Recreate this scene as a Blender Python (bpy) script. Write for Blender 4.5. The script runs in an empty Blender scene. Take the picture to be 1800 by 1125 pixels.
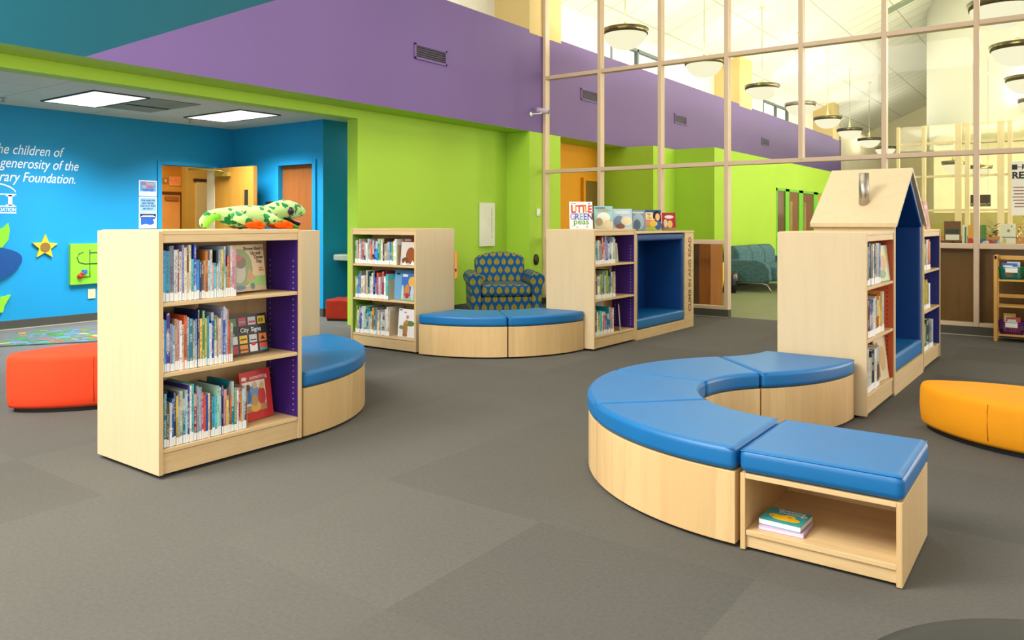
import bpy, bmesh, math, random
from mathutils import Vector, Matrix
PI = math.pi
R = math.radians
sc = bpy.context.scene
col = sc.collection

# ------------------------------------------------------------------ materials
def lin(c):
    out = []
    for v in c[:3]:
        v /= 255.0
        out.append(v / 12.92 if v <= 0.04045 else ((v + 0.055) / 1.055) ** 2.4)
    return (out[0], out[1], out[2], 1.0)

class NT:
    """small helper round a node tree"""
    def __init__(s, name):
        s.m = bpy.data.materials.new(name)
        s.m.use_nodes = True
        s.t = s.m.node_tree
        s.t.nodes.clear()
        s.out = s.t.nodes.new('ShaderNodeOutputMaterial')
    def n(s, typ, **kw):
        nd = s.t.nodes.new(typ)
        for k, v in kw.items():
            setattr(nd, k, v)
        return nd
    def l(s, a, b):
        s.t.links.new(a, b)
    def setin(s, sock, v):
        if hasattr(v, 'is_output'):
            s.l(v, sock)
        else:
            sock.default_value = v
    def math(s, op, a, b=0.0, c=None, clamp=False):
        nd = s.n('ShaderNodeMath', operation=op, use_clamp=clamp)
        s.setin(nd.inputs[0], a); s.setin(nd.inputs[1], b)
        if c is not None: s.setin(nd.inputs[2], c)
        return nd.outputs[0]
    def mix(s, f, a, b, blend='MIX'):
        nd = s.n('ShaderNodeMix', data_type='RGBA', blend_type=blend)
        s.setin(nd.inputs[0], f); s.setin(nd.inputs[6], a); s.setin(nd.inputs[7], b)
        return nd.outputs[2]
    def mapping(s, vec, scale=(1, 1, 1), rot=(0, 0, 0), loc=(0, 0, 0)):
        nd = s.n('ShaderNodeMapping')
        s.l(vec, nd.inputs[0])
        nd.inputs[1].default_value = loc; nd.inputs[2].default_value = rot; nd.inputs[3].default_value = scale
        return nd.outputs[0]
    def coord(s, which='Object'):
        return s.n('ShaderNodeTexCoord').outputs[which]
    def noise(s, vec, scale, detail=2.0, rough=0.5):
        nd = s.n('ShaderNodeTexNoise')
        s.l(vec, nd.inputs['Vector']); nd.inputs['Scale'].default_value = scale
        nd.inputs['Detail'].default_value = detail; nd.inputs['Roughness'].default_value = rough
        return nd.outputs['Fac']
    def mixvec(s, co):
        nz = s.n('ShaderNodeTexNoise'); s.l(co, nz.inputs['Vector']); nz.inputs['Scale'].default_value = 22
        a = s.n('ShaderNodeVectorMath', operation='MULTIPLY_ADD'); s.l(nz.outputs['Color'], a.inputs[0]); a.inputs[1].default_value = (.05, .05, .05); s.l(co, a.inputs[2])
        return a.outputs[0]
    def ramp(s, f, stops, interp='LINEAR'):
        nd = s.n('ShaderNodeValToRGB')
        nd.color_ramp.interpolation = interp
        el = nd.color_ramp.elements
        while len(el) > len(stops): el.remove(el[-1])
        while len(el) < len(stops): el.new(0.5)
        for e, (p, c) in zip(el, stops):
            e.position = p; e.color = c
        s.l(f, nd.inputs[0])
        return nd.outputs[0]
    def bsdf(s, color, rough=0.5, spec=0.4, metal=0.0, bump=None, bstr=0.1, bdist=0.01, sheen=0.0):
        b = s.n('ShaderNodeBsdfPrincipled')
        s.setin(b.inputs['Base Color'], color)
        s.setin(b.inputs['Roughness'], rough)
        b.inputs['Specular IOR Level'].default_value = spec
        b.inputs['Metallic'].default_value = metal
        if sheen: b.inputs['Sheen Weight'].default_value = sheen
        if bump is not None:
            bp = s.n('ShaderNodeBump')
            bp.inputs['Strength'].default_value = bstr; bp.inputs['Distance'].default_value = bdist
            s.l(bump, bp.inputs['Height']); s.l(bp.outputs[0], b.inputs['Normal'])
        s.l(b.outputs[0], s.out.inputs[0])
        return b

CACHE = {}
def mat(name, rgb, rough=0.55, spec=0.35, metal=0.0, var=0.05, vscale=3.0, bump=0.0, bscale=200.0):
    """painted / plastic / fabric surface: one colour with a soft, fine variation"""
    if name in CACHE: return CACHE[name]
    k = NT(name)
    c = lin(rgb)
    co = k.coord()
    n = k.noise(co, vscale, 3.0)
    dark = tuple(x * (1 - var) for x in c[:3]) + (1,)
    lite = tuple(min(1, x * (1 + var)) for x in c[:3]) + (1,)
    cc = k.ramp(n, [(0.3, dark), (0.7, lite)])
    bn = k.noise(co, bscale, 2.0) if bump else None
    k.bsdf(cc, rough, spec, metal, bn, bump, 0.004)
    CACHE[name] = k.m
    return k.m

def wood(name, rgb, rough=0.45, contrast=0.12, axis='z', scale=1.0, planks=0.0):
    if name in CACHE: return CACHE[name]
    k = NT(name)
    c = lin(rgb)
    co = k.coord()
    s = {'z': (9, 9, 0.7), 'x': (0.7, 9, 9), 'y': (9, 0.7, 9)}[axis]
    v = k.mapping(co, tuple(x * scale for x in s))
    n1 = k.noise(v, 2.2, 6.0, 0.6)
    v2 = k.mapping(co, tuple(x * scale * 6 for x in s))
    n2 = k.noise(v2, 3.0, 3.0, 0.6)
    f = k.math('ADD', k.math('MULTIPLY', n1, 0.7), k.math('MULTIPLY', n2, 0.3))
    dark = (c[0] * (1 - contrast), c[1] * (1 - contrast * 1.4), c[2] * (1 - contrast * 1.9), 1)
    lite = (min(1, c[0] * (1 + contrast * .5)), min(1, c[1] * (1 + contrast * .5)), min(1, c[2] * (1 + contrast * .5)), 1)
    cc = k.ramp(f, [(0.33, dark), (0.5, c), (0.68, lite)])
    if planks:
        br = k.n('ShaderNodeTexVoronoi', feature='F1')
        v3 = k.mapping(co, (1 / planks, 1 / planks, 0.15))
        k.l(v3, br.inputs['Vector']); br.inputs['Scale'].default_value = 1.0
        sep = k.n('ShaderNodeSeparateColor'); k.l(br.outputs['Color'], sep.inputs[0])
        cc = k.mix(k.math('MULTIPLY', sep.outputs[0], 0.75), cc, dark)
    k.bsdf(cc, rough, 0.35, 0, n2, 0.03, 0.002)
    CACHE[name] = k.m
    return k.m

def emit(name, rgb, strength):
    if name in CACHE: return CACHE[name]
    k = NT(name)
    e = k.n('ShaderNodeEmission')
    e.inputs[0].default_value = lin(rgb); e.inputs[1].default_value = strength
    k.l(e.outputs[0], k.out.inputs[0])
    CACHE[name] = k.m
    return k.m

def glass(name, tint=(250, 250, 244), refl=0.2):
    if name in CACHE: return CACHE[name]
    k = NT(name)
    tr = k.n('ShaderNodeBsdfTransparent'); tr.inputs[0].default_value = lin(tint)
    gl = k.n('ShaderNodeBsdfGlossy'); gl.inputs['Roughness'].default_value = 0.02
    lw = k.n('ShaderNodeLayerWeight'); lw.inputs[0].default_value = 0.5
    fr = k.math('ADD', 0.03, k.math('MULTIPLY', k.math('POWER', lw.outputs['Facing'], 5.0), 0.9))
    mx = k.n('ShaderNodeMixShader')
    k.l(k.math('MULTIPLY', fr, refl), mx.inputs[0]); k.l(tr.outputs[0], mx.inputs[1]); k.l(gl.outputs[0], mx.inputs[2])
    k.l(mx.outputs[0], k.out.inputs[0])
    CACHE[name] = k.m
    return k.m

def carpet(name, rgb, tile, tvar=0.16):
    k = NT(name)
    c = lin(rgb)
    co = k.coord()
    fine = k.noise(co, 900.0, 2.0, 0.7)
    mid = k.noise(co, 60.0, 4.0, 0.7)
    wear = k.noise(co, 0.9, 3.0, 0.6)
    # square carpet tiles, each with its own slight shade
    sep = k.n('ShaderNodeSeparateXYZ'); k.l(co, sep.inputs[0])
    fx = k.math('FLOOR', k.math('DIVIDE', sep.outputs[0], tile)); fy = k.math('FLOOR', k.math('DIVIDE', sep.outputs[1], tile))
    cmb = k.n('ShaderNodeCombineXYZ'); k.l(fx, cmb.inputs[0]); k.l(fy, cmb.inputs[1])
    wn = k.n('ShaderNodeTexWhiteNoise', noise_dimensions='2D'); k.l(cmb.outputs[0], wn.inputs['Vector'])
    base = k.math('ADD', k.math('MULTIPLY', wn.outputs['Value'], tvar), 1 - tvar / 2)
    base = k.math('MULTIPLY', base, k.math('ADD', k.math('MULTIPLY', mid, 0.5), 0.75))
    base = k.math('MULTIPLY', base, k.math('ADD', k.math('MULTIPLY', fine, 0.9), 0.55))
    base = k.math('MULTIPLY', base, k.math('ADD', k.math('MULTIPLY', wear, 0.2), 0.9))
    sc_ = k.n('ShaderNodeVectorMath', operation='SCALE')
    rgbn = k.n('ShaderNodeRGB'); rgbn.outputs[0].default_value = c
    k.l(rgbn.outputs[0], sc_.inputs[0]); k.l(base, sc_.inputs['Scale'])
    k.bsdf(sc_.outputs[0], 0.95, 0.1, 0, fine, 0.5, 0.006)
    return k.m

def book_mat(name, rgb):
    """printed cover: flat colour, lines of print down the spine, per-book shade"""
    k = NT(name)
    c = lin(rgb)
    lum = 0.3 * c[0] + 0.6 * c[1] + 0.1 * c[2]
    ink = (0.02, 0.02, 0.03, 1) if lum > 0.25 else (0.85, 0.83, 0.78, 1)
    oi = k.n('ShaderNodeObjectInfo')
    co = k.coord()
    gen = k.coord('Generated')
    add = k.n('ShaderNodeVectorMath', operation='ADD')
    sh = k.n('ShaderNodeVectorMath', operation='SCALE'); sh.inputs[0].default_value = (37, 11, 53); k.l(oi.outputs['Random'], sh.inputs['Scale'])
    k.l(co, add.inputs[0]); k.l(sh.outputs[0], add.inputs[1])
    letters = k.noise(k.mapping(add.outputs[0], (500, 30, 190)), 1.0, 1.0)
    zone = k.noise(k.mapping(add.outputs[0], (1, 1, 14)), 1.0, 1.0)
    sg = k.n('ShaderNodeSeparateXYZ'); k.l(gen, sg.inputs[0])
    inx = k.math('COMPARE', sg.outputs[0], 0.5, 0.3)
    iny = k.math('LESS_THAN', sg.outputs[1], 0.05)
    f = k.math('MULTIPLY', k.math('GREATER_THAN', letters, 0.53), k.math('GREATER_THAN', zone, 0.47))
    f = k.math('MULTIPLY', k.math('MULTIPLY', f, inx), iny)
    hs = k.n('ShaderNodeHueSaturation')
    hs.inputs['Color'].default_value = c
    k.l(k.math('ADD', k.math('MULTIPLY', oi.outputs['Random'], 0.05), 0.475), hs.inputs['Hue'])
    k.l(k.math('ADD', k.math('MULTIPLY', k.math('FRACT', k.math('MULTIPLY', oi.outputs['Random'], 7.3)), 0.4), 0.78), hs.inputs['Value'])
    # a band of a second tone on the spine, as many picture books have
    band = k.noise(k.mapping(add.outputs[0], (1, 1, 5)), 1.0, 0.0)
    bf = k.math('MULTIPLY', k.math('GREATER_THAN', band, 0.62), 0.6)
    base = k.mix(bf, hs.outputs[0], (0.75, 0.7, 0.6, 1) if lum < 0.3 else (c[0] * .35, c[1] * .4, c[2] * .55, 1))
    k.bsdf(k.mix(k.math('MULTIPLY', f, 0.85), base, ink), 0.3, 0.5)
    return k.m

def flat(rgb, rough=0.5):
    nm = 'print_%d_%d_%d' % tuple(rgb)
    return mat(nm, rgb, rough, 0.3, 0, 0.03, 8)

M = {}
M['panel'] = wood('maple_laminate', (213, 192, 154), 0.5, 0.05)
M['wood'] = wood('maple_wood', (222, 190, 138), 0.42, 0.13, planks=0.19)
M['woodx'] = wood('maple_wood_rail', (222, 191, 142), 0.42, 0.12, 'x')
M['blue'] = mat('blue_vinyl', (12, 108, 172), 0.42, 0.5, 0, 0.04, 5, 0.06, 500)
M['bluepad'] = mat('blue_padding', (8, 70, 138), 0.5, 0.35, 0, 0.04, 5, 0.06, 500)
M['darkplinth'] = mat('black_plinth', (22, 22, 24), 0.7)
M['carpet'] = carpet('charcoal_carpet', (101, 99, 94), 0.914, 0.17)
M['carpet2'] = carpet('sage_carpet', (142, 148, 112), 0.6, 0.05)
M['green'] = mat('lime_green_paint', (166, 206, 62), 0.6, 0.3, 0, 0.02, 1)
M['purple'] = mat('purple_paint', (114, 90, 148), 0.6, 0.3, 0, 0.02, 1)
M['teal'] = mat('teal_paint', (0, 86, 104), 0.6, 0.3, 0, 0.02, 1)
M['bluewall'] = mat('blue_paint', (24, 146, 196), 0.55, 0.3, 0, 0.02, 1)
M['orangewall'] = mat('orange_paint', (222, 150, 26), 0.6, 0.3, 0, 0.02, 1)
M['greenpaint2'] = mat('green_trim_paint', (110, 190, 50), 0.5, 0.3, 0, 0.02, 1)
M['cream'] = mat('cream_paint', (238, 228, 194), 0.7, 0.2, 0, 0.02, 1)
M['tan'] = mat('tan_paint', (214, 190, 132), 0.7, 0.2, 0, 0.02, 1)
M['white'] = mat('white_paint', (240, 238, 228), 0.6, 0.3, 0, 0.01, 1)
M['mullion'] = mat('taupe_aluminium', (205, 180, 152), 0.45, 0.4, 0, 0.02, 1)
M['base'] = mat('dark_vinyl_base', (74, 72, 64), 0.6, 0.3)
M['black'] = mat('black_plastic', (18, 18, 20), 0.5)
M['steel'] = mat('brushed_steel', (180, 172, 158), 0.32, 0.5, 0.9, 0.1, 30)
M['bronze'] = mat('antique_bronze', (120, 110, 80), 0.25, 0.5, 0.9, 0.25, 20)
M['whiteplastic'] = mat('white_plastic', (236, 238, 232), 0.4)
M['walnut'] = wood('brown_wood', (122, 84, 44), 0.45, 0.2)
M['oak'] = wood('oak_wood', (190, 132, 60), 0.45, 0.16)
M['beech'] = wood('golden_wood', (214, 164, 84), 0.45, 0.1)
M['glass'] = glass('clear_glass')
M['dkglass'] = glass('dark_glass', (120, 118, 105))
M['paper'] = mat('book_pages', (240, 236, 222), 0.8, 0.1)
M['label'] = mat('white_label', (246, 246, 244), 0.6, 0.2)
M['purplein'] = mat('purple_laminate', (66, 34, 128), 0.5, 0.35, 0, 0.02, 2)
M['greenin'] = mat('green_laminate', (112, 170, 50), 0.5, 0.35, 0, 0.02, 2)
M['orangein'] = mat('orange_laminate', (206, 92, 50), 0.5, 0.35, 0, 0.02, 2)
M['bluein'] = mat('blue_laminate', (30, 44, 140), 0.5, 0.35, 0, 0.02, 2)
M['hole'] = mat('dark_peg_hole', (70, 22, 14), 0.8)
M['peg'] = mat('pale_peg_hole', (214, 206, 226), 0.6)

def tile_ceiling(name, rgb, sx, sy, line=(0.55, 0.55, 0.5), w=0.012):
    k = NT(name)
    co = k.coord('UV')
    sep = k.n('ShaderNodeSeparateXYZ'); k.l(co, sep.inputs[0])
    def ln(o, s):
        f = k.math('FRACT', k.math('DIVIDE', o, s))
        return k.math('LESS_THAN', f, w / s)
    f = k.math('MAXIMUM', ln(sep.outputs[0], sx), ln(sep.outputs[1], sy))
    c = lin(rgb)
    sp = k.noise(co, 60, 3)
    cc = k.mix(k.math('MULTIPLY', sp, 0.12), c, (c[0] * .7, c[1] * .7, c[2] * .7, 1))
    k.bsdf(k.mix(f, cc, (c[0] * line[0], c[1] * line[1], c[2] * line[2], 1)), 0.8, 0.2)
    return k.m
M['ceil_hall'] = tile_ceiling('vault_ceiling_tile', (240, 239, 228), 1.22, 0.61, (0.62, 0.62, 0.58), 0.03)
M['ceil_nook'] = tile_ceiling('grid_ceiling_tile', (214, 212, 196), 0.61, 1.22, (0.7, 0.7, 0.66), 0.014)

def leaf_fabric():
    k = NT('leaf_print_fabric')
    uv = k.coord('UV')
    s = k.n('ShaderNodeSeparateXYZ'); k.l(uv, s.inputs[0])
    U, V = 0.098, 0.112
    v = k.math('DIVIDE', s.outputs[1], V)
    row = k.math('FLOOR', v)
    odd = k.math('MULTIPLY', k.math('MODULO', k.math('ABSOLUTE', row), 2.0), 0.5)
    u = k.math('ADD', k.math('DIVIDE', s.outputs[0], U), odd)
    fu = k.math('SUBTRACT', k.math('FRACT', u), 0.5)
    fv = k.math('SUBTRACT', k.math('FRACT', v), 0.5)
    colid = k.math('MODULO', k.math('ABSOLUTE', k.math('FLOOR', u)), 2.0)
    wid = k.math('ADD', 0.3, k.math('MULTIPLY', colid, 0.1))
    # pointed oval: half width shrinks towards the tip
    h = k.math('DIVIDE', k.math('ADD', fv, 0.44), 0.88, None, True)
    prof = k.math('MULTIPLY', k.math('SINE', k.math('MULTIPLY', k.math('POWER', h, 0.75), PI)), wid)
    au = k.math('ABSOLUTE', fu)
    inside = k.math('LESS_THAN', au, prof)
    vein = k.math('LESS_THAN', k.math('FRACT', k.math('ADD', k.math('MULTIPLY', au, -7.0), k.math('MULTIPLY', fv, 9.0))), 0.3)
    rib = k.math('LESS_THAN', au, 0.02)
    gold = k.mix(k.math('MAXIMUM', k.math('MULTIPLY', vein, 0.8), rib), lin((158, 144, 44)), lin((88, 80, 40)))
    weave = k.noise(k.mapping(uv, (1, 1, 1)), 700, 1)
    colr = k.mix(inside, lin((16, 80, 134)), gold)
    k.bsdf(colr, 0.75, 0.2, 0, weave, 0.15, 0.003)
    return k.m
M['leaf'] = leaf_fabric()

def spots_mat():
    k = NT('spotted_plush')
    co = k.coord()
    vo = k.n('ShaderNodeTexVoronoi', feature='F1'); k.l(k.mapping(k.mixvec(co), (20, 24, 26), (0.3, 0.2, 0.6)), vo.inputs['Vector']); vo.inputs['Scale'].default_value = 1.0
    vo.inputs['Randomness'].default_value = 0.9
    wob = k.noise(co, 60, 2)
    d = k.math('ADD', vo.outputs['Distance'], k.math('MULTIPLY', wob, 0.16))
    s = k.n('ShaderNodeSeparateXYZ'); k.l(co, s.inputs[0])
    f = k.math('LESS_THAN', d, 0.52)
    pile = k.noise(co, 900, 2)
    k.bsdf(k.mix(f, lin((186, 224, 138)), lin((14, 128, 60))), 0.9, 0.1, 0, pile, 0.4, 0.004, 0.3)
    return k.m
M['spots'] = spots_mat()

def rug_mat():
    k = NT('town_map_rug')
    co = k.coord()
    vo = k.n('ShaderNodeTexVoronoi', feature='F1'); k.l(k.mapping(co, (11, 11, 1)), vo.inputs['Vector']); vo.inputs['Scale'].default_value = 1.0
    sp = k.n('ShaderNodeSeparateColor'); k.l(vo.outputs['Color'], sp.inputs[0])
    cc = k.ramp(sp.outputs[0], [(0.0, lin((44, 104, 40))), (0.3, lin((84, 94, 92))), (0.5, lin((86, 110, 170))), (0.62, lin((190, 60, 50))), (0.7, lin((60, 120, 52))), (0.85, lin((170, 150, 60))), (0.92, lin((96, 104, 104)))], 'CONSTANT')
    wv = k.noise(co, 3.0, 3)
    road = k.math('COMPARE', wv, 0.5, 0.04)
    k.bsdf(k.mix(road, cc, lin((90, 92, 96))), 0.95, 0.1)
    return k.m
M['rug'] = rug_mat()

def sofa_fabric():
    k = NT('teal_woven_fabric')
    co = k.coord()
    a = k.noise(k.mapping(co, (10, 10, 60)), 1, 2); b = k.noise(k.mapping(co, (60, 60, 8)), 1, 2)
    f = k.math('MAXIMUM', k.math('GREATER_THAN', a, 0.56), k.math('GREATER_THAN', b, 0.58))
    k.bsdf(k.mix(k.math('MULTIPLY', f, 0.5), lin((84, 120, 126)), lin((46, 72, 78))), 0.85, 0.15)
    return k.m
M['sofa'] = sofa_fabric()

# ------------------------------------------------------------------ mesh builder
class MB:
    def __init__(s):
        s.v = []; s.f = []; s.mi = []; s.sm = []
    def add(s, verts, faces, mi=0, smooth=False):
        o = len(s.v)
        s.v += [tuple(p) for p in verts]
        for f in faces:
            s.f.append([i + o for i in f]); s.mi.append(mi); s.sm.append(smooth)
        return s
    def box(s, x0, x1, y0, y1, z0, z1, mi=0):
        x0, x1 = min(x0, x1), max(x0, x1); y0, y1 = min(y0, y1), max(y0, y1); z0, z1 = min(z0, z1), max(z0, z1)
        v = [(x0, y0, z0), (x1, y0, z0), (x1, y1, z0), (x0, y1, z0), (x0, y0, z1), (x1, y0, z1), (x1, y1, z1), (x0, y1, z1)]
        return s.add(v, [(0, 3, 2, 1), (4, 5, 6, 7), (0, 1, 5, 4), (1, 2, 6, 5), (2, 3, 7, 6), (3, 0, 4, 7)], mi)
    def prism(s, pts, z0, z1, mi=0, smooth=False):
        """pts: 2-D outline, counter-clockwise seen from above"""
        n = len(pts)
        v = [(p[0], p[1], z0) for p in pts] + [(p[0], p[1], z1) for p in pts]
        s.add(v, [list(range(n - 1, -1, -1)), list(range(n, 2 * n))] + [(i, (i + 1) % n, n + (i + 1) % n, n + i) for i in range(n)], mi, smooth)
        return s
    def prism_y(s, pts, y0, y1, mi=0, smooth=False):
        """outline in x-z (counter-clockwise seen from -y), extruded y0 -> y1"""
        n = len(pts)
        v = [(p[0], y0, p[1]) for p in pts] + [(p[0], y1, p[1]) for p in pts]
        s.add(v, [list(range(n)), list(range(2 * n - 1, n - 1, -1))] + [(i, n + i, n + (i + 1) % n, (i + 1) % n) for i in range(n)], mi, smooth)
        return s
    def rings(s, rings, mi=0, smooth=True, caps=True):
        n = len(rings[0])
        v = [p for r in rings for p in r]
        f = []
        for k in range(len(rings) - 1):
            for i in range(n):
                j = (i + 1) % n
                f.append((k * n + i, k * n + j, (k + 1) * n + j, (k + 1) * n + i))
        if caps:
            f.append(list(range(n - 1, -1, -1)))
            f.append(list(range((len(rings) - 1) * n, len(rings) * n)))
        return s.add(v, f, mi, smooth)
    def lathe(s, prof, c=(0, 0, 0), n=32, mi=0, smooth=True, caps=True):
        rr = []
        for r, z in prof:
            rr.append([(c[0] + r * math.cos(2 * PI * i / n), c[1] + r * math.sin(2 * PI * i / n), c[2] + z) for i in range(n)])
        return s.rings(rr, mi, smooth, caps)
    def tube(s, path, r, n=8, mi=0, caps=True):
        P = [Vector(p) for p in path]
        rr = []
        up = Vector((0, 0, 1))
        for i, p in enumerate(P):
            t = (P[min(i + 1, len(P) - 1)] - P[max(i - 1, 0)]).normalized()
            u = t.cross(up)
            if u.length < 1e-3: u = t.cross(Vector((0, 1, 0)))
            u.normalize(); w = u.cross(t)
            ri = r[i] if isinstance(r, (list, tuple)) else r
            rr.append([p + (u * math.cos(2 * PI * k / n) + w * math.sin(2 * PI * k / n)) * ri for k in range(n)])
        return s.rings(rr, mi, True, caps)
    def ball(s, c, r, n=16, m=10, mi=0):
        rx, ry, rz = r if isinstance(r, (tuple, list)) else (r, r, r)
        rr = []
        for k in range(m + 1):
            a = -PI / 2 + PI * k / m
            q = max(math.cos(a), 1e-3)
            rr.append([(c[0] + rx * q * math.cos(2 * PI * i / n), c[1] + ry * q * math.sin(2 * PI * i / n), c[2] + rz * math.sin(a)) for i in range(n)])
        return s.rings(rr, mi)
    def xf(s, mtx):
        s.v = [tuple(mtx @ Vector(p)) for p in s.v]
        return s
    def build(s, name, mats, parent=None, bevel=0.0, seg=2, smooth=None, uv=False, subd=0):
        me = bpy.data.meshes.new(name)
        me.from_pydata(s.v, [], s.f)
        if not isinstance(mats, (list, tuple)): mats = [mats]
        for m in mats: me.materials.append(m)
        me.polygons.foreach_set('material_index', s.mi)
        me.polygons.foreach_set('use_smooth', [bool(x) if smooth is None else smooth for x in s.sm])
        if uv:
            ul = me.uv_layers.new(name='UVMap')
            for p in me.polygons:
                nx, ny, nz = (abs(q) for q in p.normal)
                for li in p.loop_indices:
                    x, y, z = me.vertices[me.loops[li].vertex_index].co
                    ul.data[li].uv = (y, z) if nx > ny and nx > nz else ((x, z) if ny >= nz else (x, y))
        me.update()
        o = bpy.data.objects.new(name, me)
        col.objects.link(o)
        if parent is not None: o.parent = parent
        if bevel:
            b = o.modifiers.new('bevel', 'BEVEL')
            b.width = bevel; b.segments = seg; b.limit_method = 'ANGLE'; b.angle_limit = R(40); b.harden_normals = False
            me.polygons.foreach_set('use_smooth', [True] * len(me.polygons))
            me.set_sharp_from_angle(angle=R(35))
            w = o.modifiers.new('wn', 'WEIGHTED_NORMAL'); w.keep_sharp = False
        if subd:
            sm = o.modifiers.new('sub', 'SUBSURF'); sm.levels = subd; sm.render_levels = subd
        return o

def thing(name, label, cat, loc=(0, 0, 0), rz=0.0, group=None):
    o = bpy.data.objects.new(name, None)
    col.objects.link(o)
    o.empty_display_size = 0.1
    o.location = loc; o.rotation_euler = (0, 0, rz)
    return tag(o, label, cat, group)
def tag(o, label, cat, group=None, kind=None):
    o['label'] = label; o['category'] = cat
    if group: o['group'] = group
    if kind: o['kind'] = kind
    return o
def struct(o, label=None):
    o['kind'] = 'structure'
    if label: o['label'] = label
    return o
def place(o, loc, rz=0.0, rot=None):
    o.location = loc
    o.rotation_euler = rot if rot else (0, 0, rz)
    return o

def text(name, body, size, m, parent=None, loc=(0, 0, 0), rot=(PI / 2, 0, 0), align='LEFT', shear=0.0, bold=0.0, ext=0.0006, sx=1.0, line=1.0):
    cu = bpy.data.curves.new(name, 'FONT')
    cu.body = body; cu.size = size; cu.align_x = align; cu.shear = shear; cu.offset = bold; cu.extrude = ext; cu.space_line = line
    cu.materials.append(m)
    o = bpy.data.objects.new(name, cu)
    col.objects.link(o)
    o.location = loc; o.rotation_euler = rot; o.scale = (sx, 1, 1)
    if parent is not None: o.parent = parent
    return o

def disc(cx, cy, rx, ry, n=20, a0=0.0):
    return [(cx + rx * math.cos(2 * PI * i / n + a0), cy + ry * math.sin(2 * PI * i / n + a0)) for i in range(n)]
# ================================================================== CAMERA
cam = bpy.data.cameras.new('camera')
cam.sensor_fit = 'HORIZONTAL'; cam.sensor_width = 36.0
cam.lens = 27.36; cam.shift_y = -0.0958; cam.clip_end = 200
co_ = bpy.data.objects.new('camera', cam); col.objects.link(co_)
co_.location = (0, 0, 1.27); co_.rotation_euler = (PI / 2, 0, R(35.75))
sc.camera = co_

# ================================================================== SETTING
PX = -6.65          # face of the tall painted wall
GX = -7.07          # recessed green wall
BX = -10.15         # blue wall of the side room
GY = 10.1           # glazed screen
ZS = 2.64           # underside of the tall wall

def sbox(name, x0, x1, y0, y1, z0, z1, m, parent=None, uv=False):
    o = MB().box(x0, x1, y0, y1, z0, z1).build(name, m, parent, uv=uv)
    if parent is None: struct(o)
    return o

struct(MB().box(-10.4, 7, -4, 10.15, -0.1, 0.0).build('floor', M['carpet']))
struct(MB().box(-10.4, 7, 10.15, 40, -0.1, 0.0).build('floor_hall', M['carpet2']))

# tall wall: purple with a slanting teal field at the near end, green underside
m = MB()
y0, ya, yb, y1 = -4.0, 3.17, 6.38, 29.2
zt = 4.175
m.add([(PX, y0, ZS), (PX, ya, ZS), (PX, yb, zt), (PX, y0, zt)], [(0, 1, 2, 3)], 1)
m.add([(PX, ya, ZS), (PX, y1, ZS), (PX, y1, zt), (PX, yb, zt)], [(0, 1, 2, 3)], 0)
m.add([(PX, y0, ZS), (PX, y1, ZS), (-7.3, y1, ZS), (-7.3, y0, ZS)], [(0, 3, 2, 1)], 2)
m.add([(PX, y0, zt), (PX, y1, zt), (-7.3, y1, zt), (-7.3, y0, zt)], [(0, 1, 2, 3)], 3)
m.add([(-7.3, y0, ZS), (-7.3, y1, ZS), (-7.3, y1, zt), (-7.3, y0, zt)], [(0, 3, 2, 1)], 3)
m.add([(PX, y1, ZS), (PX, y1, zt), (-7.3, y1, zt), (-7.3, y1, ZS)], [(0, 1, 2, 3)], 0)
struct(m.build('wall_left_upper', [M['purple'], M['teal'], M['green'], M['white']]), 'tall purple wall with a slanting teal field')
# clerestory wall above it, with openings for the two windows
m = MB()
ze = 5.4
m.box(-7.4, -7.3, -4, 13.42, 4.1, ze); m.box(-7.4, -7.3, 15.75, 22.63, 4.1, ze); m.box(-7.4, -7.3, 25.1, 37, 4.1, ze)
m.box(-7.4, -7.3, 13.42, 15.75, 4.84, ze); m.box(-7.4, -7.3, 22.63, 25.1, 4.84, ze)
m.box(-7.4, -7.3, 13.42, 15.75, 3.8, 4.15); m.box(-7.4, -7.3, 22.63, 25.1, 3.8, 4.15)
struct(m.build('wall_left_clerestory', M['white']))
for i, (a, b) in enumerate(((13.42, 15.75), (22.63, 25.1))):
    f = MB()
    gm = mat('grey_window_frame', (120, 132, 136), 0.5)
    f.box(-7.36, -7.28, a, b, 4.78, 4.84); f.box(-7.36, -7.28, a, a + .05, 4.15, 4.84); f.box(-7.36, -7.28, b - .05, b, 4.15, 4.84)
    f.box(-7.36, -7.28, (a + b) / 2 - .03, (a + b) / 2 + .03, 4.15, 4.84)
    w = struct(f.build('window_%d' % (i + 2), gm))
    MB().box(-7.35, -7.345, a, b, 4.15, 4.8).build('glass', M['glass'], w)
# piers
for y in (9.68, 18.83, 28.0):
    m = MB(); m.box(-7.3, PX + .005, y, y + .9, zt - .05, 6.2)
    struct(m.build('wall_pier_left', M['tan']))
struct(MB().box(-7.3, PX + .004, 9.68, 10.56, 0, ZS - .002).build('wall_pier_green', M['green']))
# green recess wall, its beam over the opening and the jamb
m = MB()
m.box(GX - .18, GX, 6.6, 9.68, 0, ZS); m.box(GX - .18, GX, -4, 6.6, 2.53, ZS + .06)
struct(m.build('wall_left_green', M['green']))
struct(MB().box(GX, GX + .012, 6.62, 9.67, 0, .1).build('baseboard_left', M['base']))
struct(MB().box(PX, PX + .015, 9.68, 10.05, 0, .1).build('baseboard_pier', M['base']))

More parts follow.
